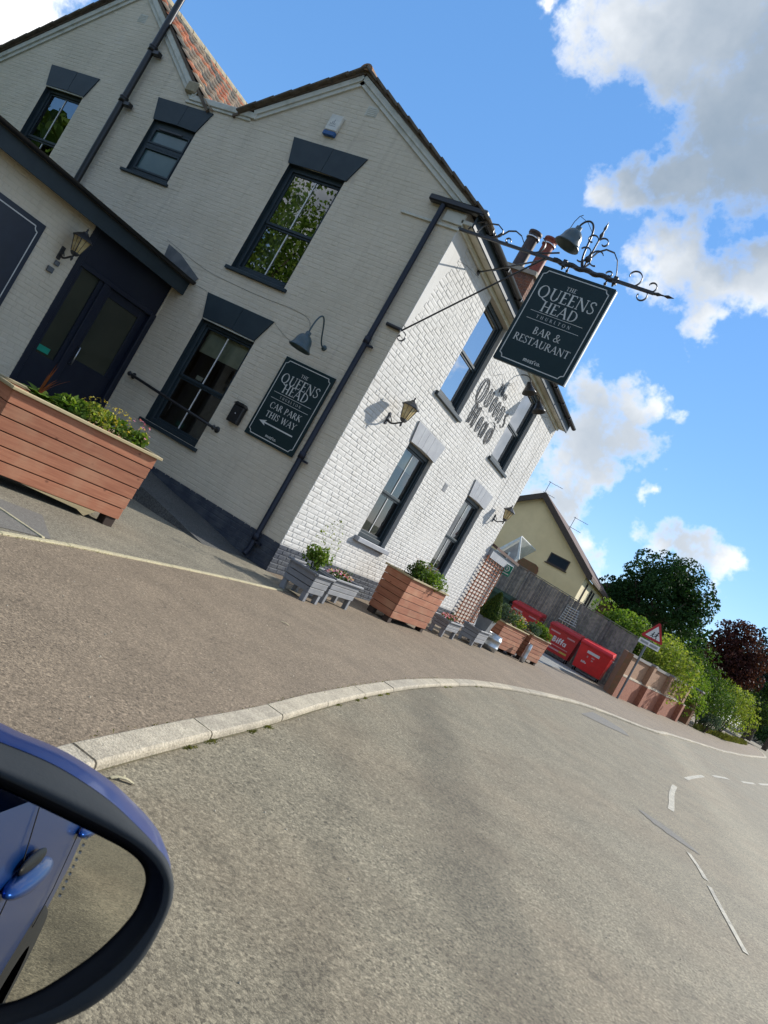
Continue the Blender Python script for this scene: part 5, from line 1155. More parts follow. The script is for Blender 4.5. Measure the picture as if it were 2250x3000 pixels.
# trees and hedges beyond the yard
tree('broadleaf_tree', 'large dark green broadleaf tree standing behind the hedge', 'tree', (.9,46.5,.6), 9.3, (3.5,3.4,3.4), 'leaf_dark', 62, 22000, .21, .35, blob_r=.27, zc=5.6)
tree('copper_beech', 'dark purple leaved tree right of the big green tree', 'tree', (6.8,58.,.9), 8.9, (2.2,2.4,3.6), 'leaf_purple', 55, 11000, .22, .25, zc=5.0)
tree('conifer', 'tall blue green tree at the right edge of the picture', 'tree', (11.2,70,1.1), 12.5, (3.0,3.0,5.5), 'leaf_blue', 50, 9000, .30, .28, zc=6.6)
tree('small_tree', 'small mid green tree below the purple tree beyond the verge', 'tree', (10.2,60,.9), 4.4, (1.9,1.9,1.9), 'leaf_mid', 30, 4500, .17, .14, zc=2.4)
bush('shrub', 'bright green shrub showing over the wooden fence', 'shrub', (2.0,24.4,.35), (1.6,1.2,1.75), 'leaf_bright', 30, 7500, .13)
bush('shrub', 'sunlit leafy shrub rising behind the brick wall and road sign', 'shrub', (4.15,24.4,.35), (1.3,2.2,1.65), 'leaf_lime', 34, 8500, .11)
bush('shrub', 'tall mid green shrub between the lit hedge and the big tree', 'shrub', (4.7,33.,.5), (1.9,2.2,1.95), 'leaf_mid', 34, 7500, .13)
bush('hedge', 'leafy hedge top filling the gap behind the far end of the brick wall', 'hedge', (5.2,29.2,.4), (1.0,2.2,1.35), 'leaf_bright', 28, 6500, .11)
tree('edge_tree', 'green tree at the right edge beyond the verge', 'tree', (12.4,66,1.), 7.5, (2.4,2.4,3.0), 'leaf_mid', 36, 6000, .2, .18, zc=4.2)
bush('shrub', 'overgrown green bush beside the gate pier', 'shrub', (6.4,33.2,.48), (1.3,2.6,1.35), 'leaf_mid', 24, 4500, .10)
bush('shrub', 'yellow green bush overhanging the grass verge', 'shrub', (7.5,37.2,.55), (1.4,2.6,1.55), 'leaf_lime', 30, 6000, .11)
bush('shrub', 'low white flecked plant growing against the bush by the gate pier', 'shrub', (6.75,31.0,.48), (.55,.7,.55), 'leaf_greyblue', 16, 2200, .07)
for x, y, h, R, lab in ((3.5,70,7.,5.,'background tree filling the gap left of the purple tree'),(16.,92,9.,6.,'distant tree behind the bungalow'),(8.5,98,9.,6.,'distant tree behind the blue green tree')): tree('background_tree', lab, 'tree', (x,y,gz(y)-.1), h, (R,R,h*.42), 'leaf_dark', 34, 4500, .42, .25, 'background trees')
bush('hedge', 'far dark hedge along the road at the right edge', 'hedge', (12.9,84.,1.3), (2.2,5,1.2), 'leaf_dark', 26, 4000, .22)
V = []; F = []
for _ in range(5200):
    y = rng.uniform(29.5, 50); x0, x1 = 6.2+(y-29.5)*.17, kx(y)-1.35-(0 if y > 36 else (36-y)*.16)
    x = rng.uniform(x0, max(x0+.3, x1)); z = gz(y)+.002; a = rng.uniform(0, 6.28); h = rng.uniform(.08, .32); w = .014; lx, ly = rng.normal(0, h*.35, 2); b = len(V)
    V += [(x-w*cos(a), y-w*sin(a), z), (x+w*cos(a), y+w*sin(a), z), (x+lx*.6+w*.5, y+ly*.6, z+h*.7), (x+lx, y+ly, z+h)]; F.append((b, b+1, b+2, b+3))
o = link('verge_grass', numpy_mesh('verge_grass', np.array(V), np.array(F), 'grass')); tag(o, 'long green grass on the verge beside the far footway', 'grass', kind='stuff')
# trees across the street and beyond the porch (seen in the window reflections)
for x, y, h, m, lab in ((30,24,6.2,'leaf_mid','round green tree across the street from the pub, nearest the junction'),(33,36,7.,'leaf_dark','dark green tree across the street from the pub, middle of the row'),(34,50,6.5,'leaf_mid','round green tree across the street from the pub, farthest of the row')):
    tree('street_tree', lab, 'tree', (x,y,gz(y)-.16), h, (4.2,5.,2.7), m, 34, 5000, .34, .25, 'trees across the street')
for x, y, h, lab in ((-15.5,-13.5,13.,'tall sunlit tree beyond the porch reflected in the upper gable window'),(-21,-9.,8.5,'second sunlit tree beyond the porch, farther along')):
    tree('garden_tree', lab, 'tree', (x,y,-.16), h, (4.2,4.2,5.2), 'leaf_bright', 60, 17000, .18, .3, 'trees beyond the porch', zc=h-5.4)
for i, (x, y, h, R) in enumerate(((-26,-24,12,6),(-16,-29,13,6.5),(-5,-31,12,6.5),(6,-33,13,6.5),(17,-31,12,6.5),(-29,-12,12,6))):  # unseen trees added to cut sky fill and tint the gable green
    tree('added_shade_tree', 'leafy tree added out of sight behind the camera to dim the gable', 'tree', (x,y,-.16), h, (R,R*.8,h*.42), 'leaf_mid', 34, 3800, .75, .35, 'added trees behind the camera', zc=h*.56)
# ------------------------------------------------------------------ planters
def planter(name, label, loc, rz, L, Wd, Ht, nb, wood, group, z0=.10, top=None, rim=.05, feet=True, taper=.04):
    """local: long face along x facing -y; near corner at origin"""
    t = thing(name, label, 'planter', loc, rz, group); bh = (Ht-.03-z0)/nb
    for k in range(nb):
        a, b = z0+k*bh+.004, z0+(k+1)*bh-.004; tp = taper*(1-(a/Ht))
        for face in range(4):
            mb = MB()
            if face == 0: mb.bbox(tp, L-tp, tp, tp+.026, a, b, .004)
            elif face == 1: mb.bbox(tp, L-tp, Wd-tp-.026, Wd-tp, a, b, .004)
            elif face == 2: mb.bbox(tp, tp+.026, tp+.027, Wd-tp-.027, a, b, .004)
            else: mb.bbox(L-tp-.026, L-tp, tp+.027, Wd-tp-.027, a, b, .004)
            mb.build('board', wood if not (k == 0 and wood == 'stained_wood' and face == 0) else wood, t)
    mb = MB(); mb.box(taper+.027, L-taper-.027, taper+.027, Wd-taper-.027, z0+.01, Ht-.08); mb.build('soil', 'soil', t)
    rm = top or wood; w = rim
    for q in ((-.03, L+.03, -.03, w-.03), (-.03, L+.03, Wd-w+.03, Wd+.03), (-.03, w-.03, w-.028, Wd-w+.028), (L-w+.03, L+.03, w-.028, Wd-w+.028)):
        mb = MB(); mb.bbox(*q, Ht-.03, Ht, .005); mb.build('rim_board', rm, t)
    if feet:
        for x in (.05, L-.17):
            for y in (.05, Wd-.17): mb = MB(); mb.bbox(x, x+.12, y, y+.12, 0, z0+.02, .006); mb.build('foot', 'wood_dark' if wood != 'grey_wood' else wood, t)
    return t
def along(a, b): return atan2(b[1]-a[1], b[0]-a[0])
GRP = 'wooden planters in front of the pub'
def wood_planter(label, a, b, Wd, Ht, nb=6):
    """long lit face from a to b on the ground (seen from the street, a = left end)"""
    a, b = Vector((*a, 0)), Vector((*b, 0)); L = (b-a).length
    return planter('wooden_planter', label, (a.x, a.y, gz(a.y)), along(a, b), L, Wd, Ht, nb, 'stained_wood', GRP, top='stained_weathered')
p1 = wood_planter('big red stained timber planter nearest the camera outside the porch door', (-.02,-5.02), (.30,-3.42), .62, .86)
p2 = wood_planter('red stained timber planter with spiky cordyline below the second window', (1.10,2.43), (1.24,4.02), .55, .87)
p3 = wood_planter('red stained timber planter beside the topiary, left of the far pair', (1.34,8.68), (1.62,10.2), .50, .74)
p4 = wood_planter('red stained timber planter nearest the bins, right of the far pair', (1.72,9.98+.35), (1.98,11.5), .50, .76)
# weathered skirt and notch under the big planter
mb = MB(); mb.prism([(.12,.036,.10),(.50,.036,.10),(1.12,.036,.06),(1.22,.036,.02),(1.32,.036,.10)], (0,.024,0)); mb.build('skirt_board', 'stained_weathered', p1)
GG = 'small grey painted planters along the street front'
def grey(label, x0, x1, y0, y1, top, leg=.13, nb=3):
    """axis aligned; long face toward the street"""
    t = planter('grey_planter', label, (x1, y0, gz((y0+y1)/2)), pi/2, y1-y0, x1-x0, top, nb, 'grey_wood', GG, z0=leg, rim=.03, feet=False, taper=.03)
    L, Wd = y1-y0, x1-x0
    for x in (.03, L-.10):
        for y in (.03, Wd-.10): mb = MB(); mb.bbox(x, x+.07, y, y+.07, 0, leg+.01, .004); mb.build('foot', 'grey_wood', t)
    return t
grey('grey planter with a tall green plant at the pub corner', .60, 1.08, -.60, -.12, .42)
grey('grey planter of mixed bedding flowers right of the corner one', .62, .96, .18, 1.10, .42, .16)
grey('grey planter with pink flowers beside the second timber planter', .88, 1.25, 4.98, 5.85, .42-gz(5.4)+.02, .16)
grey('grey planter carrying the cone topiary pot', .98, 1.40, 6.75, 7.65, .40, .10)
# plants in them
def clump(name, label, loc, R, mat, n, size, nb=12, cat='plant', group=None, aspect=.55, flat=-.3, extra=None):
    t = thing(name, label, cat, loc, 0, group); link('leaves', crown_mesh('leaves', R, nb, n, size, mat, .42, (0,0,R[2]*.75), flat, aspect), t)
    if extra:
        for m, k, s, zz in extra:
            P = sphere_pts(k)*np.array(R)*1.02; P[:, 2] = np.abs(P[:, 2])*zz+R[2]*.75; V, F = leaves(P, np.tile([0, 0, 1.], (k, 1)), s, .95, .5); link('flowers', numpy_mesh('flowers', V, F, m), t)['kind'] = 'stuff'
    mb = MB()
    for i in range(6): a = i*1.1; mb.tube([(0,0,-.08),(cos(a)*R[0]*.4,sin(a)*R[1]*.4,R[2]*.8)], .005, 4)
    mb.build('stem', 'leaf_mid', t); return t
def blades(name, label, loc, n, L, w, mat, cat='plant', spread=.7, lean=(0,0)):
    t = thing(name, label, cat, loc)
    for i in range(n):
        a = i*2.4+random.uniform(-.3,.3); l = L*random.uniform(.6,1.05); s = spread*random.uniform(.2,1.)
        pts = bez([(0,0,0),(cos(a)*l*s*.25+lean[0]*.3,sin(a)*l*s*.25+lean[1]*.3,l*.55),(cos(a)*l*s*.8+lean[0],sin(a)*l*s*.8+lean[1],l*(1-.25*s))], 7)
        mb = MB(); vs = []; side = Vector((-sin(a),cos(a),0))
        for k, p in enumerate(pts): ww = w*(1-(k/7)**1.6)*(.6+.4*min(1,k/2)); vs += [p-side*ww/2, p+side*ww/2+Vector((0,0,.002))]
        mb.add(vs, [(2*k,2*k+2,2*k+3,2*k+1) for k in range(7)]); mb.build('leaf', mat, t)
    return t
def inp(p, u, v, z):     # point in planter coordinates
    c, s = cos(p.rotation_euler[2]), sin(p.rotation_euler[2]); return (p.location.x+u*c-v*s, p.location.y+u*s+v*c, p.location.z+z)
def rosette(name, label, loc, n, L, w, mat):
    t = thing(name, label, 'plant', loc)
    for i in range(n):
        a = i*2.399; l = L*random.uniform(.7,1.1); e = .25+.5*(i/n)
        pts = bez([(0,0,0),(cos(a)*l*.4,sin(a)*l*.4,l*e),(cos(a)*l,sin(a)*l,l*e*.75)], 5); side = Vector((-sin(a),cos(a),0)); mb = MB(); vs = []
        for k, p in enumerate(pts): ww = w*sin(pi*(.08+.92*k/5*.98)); vs += [p-side*ww/2, p+side*ww/2]
        mb.add(vs, [(2*k,2*k+2,2*k+3,2*k+1) for k in range(5)]); mb.build('leaf', mat, t)
rosette('broad_leaf_plant', 'broad glossy green leaves at the left end of the big planter', inp(p1,.36,.22,.80), 30, .22, .11, 'leaf_bright')
clump('green_bedding', 'dark leafy bedding plant in the middle of the big planter', inp(p1,.66,.26,.78), (.20,.17,.13), 'leaf_bright', 420, .075)
clump('yellow_flowers', 'yellow green flowering plant in the middle of the big planter', inp(p1,.92,.22,.79), (.24,.17,.15), 'leaf_lime', 620, .042, extra=[('petal_yellow',150,.02,1.3)])
clump('euphorbia', 'wispy yellow flower heads right of centre in the big planter', inp(p1,1.18,.26,.80), (.17,.15,.14), 'leaf_bright', 320, .045, extra=[('petal_yellow',130,.018,1.35)])
clump('pink_flowers', 'pink and orange flowers at the right end of the big planter', inp(p1,1.42,.24,.80), (.16,.15,.13), 'leaf_bright', 320, .055, extra=[('petal_pink',34,.028,1.5),('petal_yellow',18,.025,1.0)])
blades('cordyline', 'spiky bronze cordyline leaves in the big planter by the door', inp(p1,.36,.30,.82), 6, .42, .022, 'leaf_cordyline', spread=.5, lean=(-.02,.10))
clump('trailing_greenery', 'bushy green foliage spilling over the second timber planter', inp(p2,1.12,.26,.78), (.42,.27,.21), 'leaf_bright', 1500, .05, 18)
clump('leafy_bedding', 'leafy bedding at the left of the second timber planter', inp(p2,.55,.26,.80), (.30,.2,.2), 'leaf_mid', 800, .05)
blades('cordyline', 'red spiky cordyline in the second timber planter, left one', inp(p2,.72,.30,.82), 16, .46, .03, 'leaf_cordyline', spread=.8)
blades('cordyline', 'red spiky cordyline in the second timber planter, right one', inp(p2,1.25,.32,.85), 12, .40, .03, 'leaf_cordyline', spread=.7)
clump('corner_shrub', 'tall airy green plant in the corner grey planter', (.84,-.36,.40), (.19,.19,.20), 'leaf_bright', 700, .05, extra=[('leaf_lime',170,.028,3.0)])
blades('twiggy_stems', 'thin branching stems rising from the corner grey planter', (.84,-.34,.42), 12, .48, .007, 'leaf_lime', spread=.9)
clump('bedding_flowers', 'pink white and red bedding flowers in the second grey planter', (.78,.64,.38), (.13,.38,.07), 'leaf_mid', 260, .045, 14, extra=[('petal_mixed',130,.045,1.1)])
clump('pink_bedding', 'pink flowers in the grey planter by the trellis', (1.06,5.4,.40), (.13,.34,.07), 'leaf_mid', 200, .045, 12, extra=[('petal_pink',130,.045,1.1)])
clump('lavender', 'grey green bushy herb at the left of the far timber planter', inp(p3,.5,.26,.70), (.42,.26,.26), 'leaf_greyblue', 1300, .05, 16)
clump('marigolds', 'mixed yellow flowering plants right of the herb in the far timber planter', inp(p3,1.2,.24,.68), (.30,.24,.19), 'leaf_bright', 900, .05, 14, extra=[('petal_yellow',60,.05,1.2),('petal_pink',30,.04,1.2)])
clump('grassy_plant', 'upright green grassy plant in the timber planter by the bins', inp(p4,.85,.26,.70), (.36,.24,.22), 'leaf_bright', 1200, .06, 16)
clump('blue_bedding', 'blue green bedding at the left of the planter by the bins', inp(p4,.28,.24,.70), (.28,.22,.2), 'leaf_greyblue', 800, .05, 12)
blades('tall_blades', 'tall thin grass blades in the timber planter by the bins', inp(p4,.95,.26,.76), 16, .5, .016, 'leaf_bright', spread=.6)
# cone topiary in its pot
tp = thing('cone_topiary', 'clipped green cone topiary in a square grey pot', 'topiary', (1.27,7.25,gz(7.2)+.38))
mb = MB(); mb.add([(-.13,-.13,0),(.13,-.13,0),(.13,.13,0),(-.13,.13,0),(-.18,-.18,.30),(.18,-.18,.30),(.18,.18,.30),(-.18,.18,.30),(-.16,-.16,.30),(.16,-.16,.30),(.16,.16,.30),(-.16,.16,.30),(-.16,-.16,.25),(.16,-.16,.25),(.16,.16,.25),(-.16,.16,.25)], [(3,2,1,0),(0,1,5,4),(1,2,6,5),(2,3,7,6),(3,0,4,7),(4,5,9,8),(5,6,10,9),(6,7,11,10),(7,4,8,11),(8,9,13,12),(9,10,14,13),(10,11,15,14),(11,8,12,15),(12,13,14,15)]); mb.build('pot', 'grey_zinc', tp)
n = 2600; h = rng.random(n)**.8; a = rng.uniform(0, 6.28, n); prof = np.where(h < .2, .19+.05*h/.2, .24*(1-(h-.2)/.8)**.8+.012); P = np.stack([prof*np.cos(a), prof*np.sin(a), .28+h*.66], 1)
V, F = leaves(P, np.stack([np.cos(a), np.sin(a), .4*np.ones(n)], 1), .045, .6, .6); link('foliage', numpy_mesh('foliage', V, F, 'leaf_box'), tp)
mb = MB(); mb.lathe([(.17,.28),(.21,.40),(.16,.6),(.08,.8),(.0,.92)], 12); mb.build('core', 'leaf_dark', tp)
# shiny metal kegs standing among the planters
for k, (x, y, lab) in enumerate(((1.36,8.30,'shiny steel beer keg between the topiary and the timber planter'),(1.80,10.22,'slim shiny steel churn between the two far timber planters'))):
    r, h = (.19,.40) if k == 0 else (.065,.52); t = thing('steel_keg', lab, 'keg', (x, y, gz(y)), 0, 'shiny steel vessels')
    mb = MB(); mb.lathe([(0,.0),(r*.9,.0),(r*.92,.05),(r,.06),(r,h*.22),(r*1.04,h*.24),(r*1.04,h*.3),(r,h*.32),(r,h*.66),(r*1.04,h*.68),(r*1.04,h*.74),(r,h*.76),(r,h-.06),(r*.92,h-.05),(r*.9,h)], 22); mb.build('barrel', 'galvanised', t); mb = MB(); mb.lathe([(r*.9,h),(r*.86,h),(r*.86,h-.03),(0,h-.035)], 22); mb.build('top', 'galvanised', t)
# ------------------------------------------------------------------ yard: fence, bins, brick wall, road sign
YF = 22.
fn = thing('board_fence', 'weathered grey vertical board fence behind the red bins', 'fence', (-.5, YF, gz(YF)))
x = -3.9
while x < 2.95:
    zt = 2.86-.055*(x+2.6); w = .118; mb = MB(); dz = random.uniform(-.012,.012); yo = random.uniform(-.006,.006)
    mb.bbox(x+.5, x+.5+w, -.02+yo, .0+yo, -.05, zt-gz(YF)+dz, .004); mb.build('board', 'fence_wood', fn); x += w+.006
for x0 in (-3.9, -2.0, -.1, 1.75):
    mb = MB(); mb.bbox(x0+.5+.0, x0+.5+.09, -.09, -.025, -.05, 2.42-.05*(x0+2.6)+.12, .006); mb.build('post', 'fence_wood', fn)
mb = MB(); z0 = 2.89-gz(YF); mb.prism([(-3.4,-.05,z0+.07),(3.45,-.05,z0-.305),(3.45,-.05,z0-.275),(-3.4,-.05,z0+.10)], (0,.09,0)); mb.build('capping_rail', 'fence_wood', fn)
pa = MB(); 
for i in range(7): pa.bbox(-.35+.02*i, .42-.03*i, -.10, -.07, .0+i*.10, .035+i*.10, .004)
pa.tube([(-.3,-.06,0),(-.28,-.05,.68)], .012, 6); pa.tube([(.3,-.06,0),(.2,-.05,.66)], .012, 6)
o = pa.build('stacked_crates', 'galvanised', None, (.35,YF-.12,gz(YF)+1.40)); tag(o, 'pale wire racking leaning high against the fence between the red bins', 'rack')
def bin4(label, x0, x1, y, red, txt, group='red commercial waste bins', bright=False):
    w = x1-x0; zb = gz(y); t = thing('wheeled_bin', label, 'bin', ((x0+x1)/2, y, zb), 0, group); hw = w/2; D = .95; H = 1.20
    mb = MB(); b = .10   # body tapers downwards
    top = [(-hw+.02,0),(hw-.02,0),(hw-.02,D),(-hw+.02,D)]; bot = [(-hw+.10,.08),(hw-.10,.08),(hw-.10,D-.08),(-hw+.10,D-.08)]
    vs = [(x,yy,.16) for x,yy in bot]+[(x,yy,H-.14) for x,yy in top]; mb.add(vs, [(3,2,1,0),(0,1,5,4),(1,2,6,5),(2,3,7,6),(3,0,4,7),(4,5,6,7)]); mb.build('body', red, t)
    mb = MB(); mb.bbox(-hw-.0, hw+.0, -.035, D+.02, H-.15, H-.09, .012); mb.build('rim', red, t)
    mb = MB(); mb.add([(-hw-.01,-.05,H-.09),(hw+.01,-.05,H-.09),(hw+.01,D,H-.05),(-hw-.01,D,H-.05),(-hw+.03,-.02,H-.0),(hw-.03,-.02,H-.0),(hw-.03,D-.05,H+.10),(-hw+.03,D-.05,H+.10)], [(0,1,5,4),(1,2,6,5),(2,3,7,6),(3,0,4,7),(4,5,6,7)]); mb.build('lid', red, t)
    for s in (-1, 1):
        mb = MB(); mb.tube([(s*hw*.98,.35,H-.22),(s*(hw+.04),.35,H-.22),(s*(hw+.04),.6,H-.22),(s*hw*.98,.6,H-.22)], .014, 6); mb.build('handle', 'galvanised', t)
        for yy in (.16, D-.2):
            mb = MB(); mb.lathe([(0,-.025),(.075,-.025),(.08,-.015),(.08,.015),(.075,.025),(0,.025)], 14, 0, Matrix.Translation((s*(hw-.16),yy,.08)) @ Matrix.Rotation(pi/2,4,'Y')); wh = mb.build('wheel', 'rubber', t)
            mb = MB(); mb.bbox(s*(hw-.16)-.035,s*(hw-.16)+.035,yy-.03,yy+.03,.09,.17,.006); mb.lathe([(0,-.03),(.04,-.03),(.04,.03),(0,.03)], 12, 0, Matrix.Translation((s*(hw-.16),yy,.08)) @ Matrix.Rotation(pi/2,4,'Y')); mb.build('castor_fork', 'galvanised', wh)
    # printed panel follows the sloping front
    ft = PL((0,0,0),(1,0,0),(0,-1,0))
    class SlopePL(PL):
        def p(s_, u, z, d=0.): k = (z-.16)/(H-.30); return Vector((u*1., .08*(1-k)-.004-d, z))
    sp = SlopePL((0,0,0),(1,0,0),(0,-1,0))
    if txt:
        mb = MB(); text(mb, sp, 'Biffa', -.02, .56, .21, .001, 'c', .02, 0, 1.15); mb.build('lettering', 'print_white', t)
        mb = MB(); sp.quad(mb, -hw+.12, -.12, .90, .955, .001); sp.quad(mb, .18, hw-.14, .90, .955, .001); mb.build('printed_label', 'print_pink', t)
        mb = MB(); sp.quad(mb, -hw+.20, hw-.22, .44, .465, .001); sp.quad(mb, -hw+.24, .12, .28, .34, .001); mb.build('printed_label', 'print_pink', t)
        mb = MB(); sp.quad(mb, .13, hw-.2, .28, .35, .001); mb.build('printed_label', 'print_yellow', t)
    elif bright:
        mb = MB(); sp.quad(mb, -.26, .22, .82, .92, .001); mb.build('printed_label', 'print_white', t)
        mb = MB(); sp.quad(mb, -.20, -.15, .66, .73, .001); sp.quad(mb, -.03, .09, .70, .745, .001); sp.quad(mb, 0, .07, .60, .65, .001); mb.build('printed_label', 'print_pink', t)
        mb = MB(); text(mb, sp, 'Biffa', -.22, .42, .075, .001, 'c', .0, 0, 1.2); mb.build('lettering', 'print_white', t)
    return t
bin4('bright red plastic wheeled bin nearest the brick wall', 1.46, 2.72, 20.0, 'bin_red_bright', False, bright=True)
bin4('dark red metal wheeled bin with white lettering, middle of the three', .10, 1.36, 20.35, 'bin_red', True)
bin4('dark red metal wheeled bin with white lettering, half hidden behind planter plants', -1.70, -.42, 20.9, 'bin_red', True)
bin4('dark green wheeled bin beside the left red bin', -3.0, -1.85, 21.0, 'bin_green', False, group='green bins')
# brick boundary wall: plinth, offset moulding, upper panels, piers, coping
wl = thing('boundary_wall', 'low red brick boundary wall with raised piers and grey coping', 'wall', (3.45,18.2,gz(18.2)))
A0, A1 = Vector((3.45,18.2,0)), Vector((5.30,25.6,0)); dW = (A1-A0).normalized(); LW = (A1-A0).length; WP = PL((0,0,0), dW, (dW.y,-dW.x,0)); slope = (gz(25.6)-gz(18.2))/LW
def wbox(u0, u1, z0, z1, d0, d1, mat, name, par=wl):
    mb = MB(); n = max(1, int((u1-u0)/.8)); 
    p = [WP.p(u0,z0+slope*u0,d0), WP.p(u1,z0+slope*u1,d0), WP.p(u1,z1+slope*u1,d0), WP.p(u0,z1+slope*u0,d0)]; mb.prism(p, WP.n*(d1-d0)); return mb.build(name, mat, par)
pan = [(.0,2.35),(2.35,4.85),(4.85,LW)]
for i, (a, b) in enumerate(pan):
    lo_ = a+(.0 if i == 0 else .30)
    w_ = wbox(lo_, b-.0, -.15, .76, -.20, .0, 'wall_brick_red', 'wall_panel'); wbox(lo_, b, .80, 1.50, -.20, -.10, 'wall_brick_tan', 'wall_panel')
    wbox(lo_, b, .76, .80, -.20, .01, 'wall_stone', 'moulding'); wbox(lo_, b, .80, .835, -.20, -.05, 'wall_stone', 'moulding')
    wbox(lo_, b, 1.50, 1.60, -.22, -.04, 'coping', 'coping')
for u in (2.35, 4.85, LW-.02):
    wbox(u, u+.30, -.15, .76, -.22, .20, 'wall_brick_red', 'pier'); wbox(u, u+.30, .80, 1.56, -.22, .09, 'wall_brick_tan', 'pier'); wbox(u, u+.30, .76, .80, -.22, .20, 'wall_stone', 'moulding'); wbox(u-.01, u+.31, 1.56, 1.63, -.24, .11, 'coping', 'coping')
# return wall towards the fence
mb = MB(); r0, r1 = Vector((0,0,0)), Vector((-.28,1.25,0)); 
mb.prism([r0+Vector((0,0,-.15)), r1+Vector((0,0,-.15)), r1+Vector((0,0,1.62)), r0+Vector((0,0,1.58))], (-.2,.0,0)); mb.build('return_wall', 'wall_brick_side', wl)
gp = thing('gate_pier', 'separate red brick gate pier with stepped side beyond the boundary wall', 'pier', (5.92,28.2,gz(28.2)))
for z0, z1, a, b in ((-.1,.75,0,.0),(.79,1.6,.10,.06)):
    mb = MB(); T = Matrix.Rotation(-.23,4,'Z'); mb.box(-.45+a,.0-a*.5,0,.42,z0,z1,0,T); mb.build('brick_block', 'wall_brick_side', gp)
mb = MB(); mb.box(-.46,.02,-.01,.43,.75,.79,0,T); mb.build('moulding','wall_stone',gp); mb = MB(); mb.bbox(-.38,.0,-.03,.45,1.6,1.67,.01,0,T); mb.build('coping','coping',gp)
# school warning sign
rs = thing('road_sign', 'red triangular school children warning sign on a grey post', 'road sign', (3.62,18.35,gz(18.35)))
mb = MB(); mb.tube([(0,0,-.1),(0,0,2.42)], .038, 10); mb.build('post', 'pole_grey', rs)
SP = PL((.07,-.06,0),(1,.05,0),(.05,-1,0)); tri = lambda r: [(r*cos(radians(a)), 2.52+r*sin(radians(a))) for a in (210,330,90)]
def rtri(r, rad, k=5):
    pts = []
    for a in (210,330,90):
        cx, cz = (r-2*rad)*cos(radians(a)), 2.52+(r-2*rad)*sin(radians(a))
        for i in range(k+1): t = radians(a-60+120*i/k); pts.append((cx+rad*cos(t), cz+rad*sin(t)))
    return pts
mb = MB(); SP.prism(mb, rtri(.46,.05), 0, .008); mb.build('plate', 'sign_red', rs); mb = MB(); SP.prism(mb, rtri(.30,.012), .008, .0095); mb.build('plate_face', 'print_white', rs)
mb = MB()
for cx, sc, fl in ((-.055,.82,1),(.065,1.,1)):     # two running children
    def pz(u, z): return SP.p(cx+u*sc*fl, 2.37+z*sc, .0102)
    mb.poly([pz(.028*cos(a)+.03, .235+.028*sin(a)) for a in [2*pi*i/10 for i in range(10)]])
    for pts in ([(.01,.20),(.05,.20),(.035,.10),(-.02,.10)], [(-.02,.11),(.02,.11),(.055,.05),(.045,0),(.02,0),(.025,.045)], [(-.025,.11),(.01,.10),(-.03,.05),(-.08,.04),(-.085,.06),(-.04,.07)], [(.04,.19),(.085,.14),(.075,.13),(.035,.17)], [(.015,.19),(-.05,.155),(-.045,.14),(.015,.17)]): mb.poly([pz(u,z) for u,z in pts])
mb.build('pictogram', 'print_black', rs)
mb = MB(); SP.box(mb, -.36, .36, 2.04, 2.22, 0, .008, 0, .003); mb.build('sub_plate', 'print_white', rs); mb = MB(); SP.quad(mb, -.30, -.03, 2.09, 2.17, .0095); SP.quad(mb, .02, .30, 2.09, 2.17, .0095); mb.build('sub_plate_print', 'print_grey', rs)
for z in (2.3, 2.6): mb = MB(); mb.bbox(-.05,.05,-.06,.05,z-.02,z+.02,.004); mb.build('clip', 'pole_grey', rs)
# street name plate by the verge
sn = thing('name_plate', 'low white street name plate on short posts by the grass verge', 'sign', (7.5,37.6,gz(37.6)), radians(-15))
mb = MB(); mb.bbox(-.02,.02,-.45,.55,.20,.45,.004); mb.build('plate', 'print_white', sn); mb = MB(); mb.box(.021,.024,-.38,.48,.27,.38); mb.build('print', 'print_grey', sn)
for y in (-.3,.4): mb = MB(); mb.bbox(-.05,-.02,y-.03,y+.03,0,.45,.004); mb.build('post', 'pole_grey', sn)
# ------------------------------------------------------------------ neighbouring house
HY = 34.; hz0 = gz(HY); hs_ = thing('yellow_house', 'yellow rendered house with brown tiled gable roof behind the fence', 'house', (-6.2,HY,hz0)); q = Vector((6.2,-HY,-hz0))
HG = PL(Vector((0,HY,0))+q,(1,0,0),(0,-1,0)); HE = PL(Vector((-1.95,HY,0))+q,(0,1,0),(1,0,0))
def hb(mb): return mb
mb = MB(); mb.poly([HG.p(u,z) for u,z in ((-10.4,hz0-.2),(-1.95,hz0-.2),(-1.95,4.78),(-6.2,7.62),(-10.4,4.8))]); mb.build('gable_wall','render_yellow',hs_)
mb = MB(); HE.quad(mb,0,9,hz0-.2,4.70,0); mb.build('front_wall','render_cream',hs_)
mb = MB(); mb.prism([Vector((-6.2,HY-.28,7.80))+q,Vector((-1.62,HY-.28,4.72))+q,Vector((-1.62,HY+9.2,4.72))+q,Vector((-6.2,HY+9.2,7.80))+q],(0,0,.14)); rf = mb.build('roof','house_tile',hs_)
mb = MB(); mb.prism([Vector((-6.2,HY-.28,7.80))+q,Vector((-6.2,HY+9.2,7.80))+q,Vector((-10.8,HY+9.2,4.72))+q,Vector((-10.8,HY-.28,4.72))+q],(0,0,.14)); mb.build('roof','house_tile',hs_)
for a, b in (((-6.2,7.72),(-1.66,4.66)),((-6.2,7.72),(-10.7,4.68))):
    mb = MB(); HG.prism(mb,[(a[0],a[1]-.18),(b[0],b[1]-.18),(b[0],b[1]+.20),(a[0],a[1]+.20)],.285,.33); mb.build('barge_board','frame_brown',hs_)
mb = MB(); HE.box(mb,-.25,9.1,4.60,4.76,.26,.36,0,.01); mb.build('gutter','frame_brown',hs_)
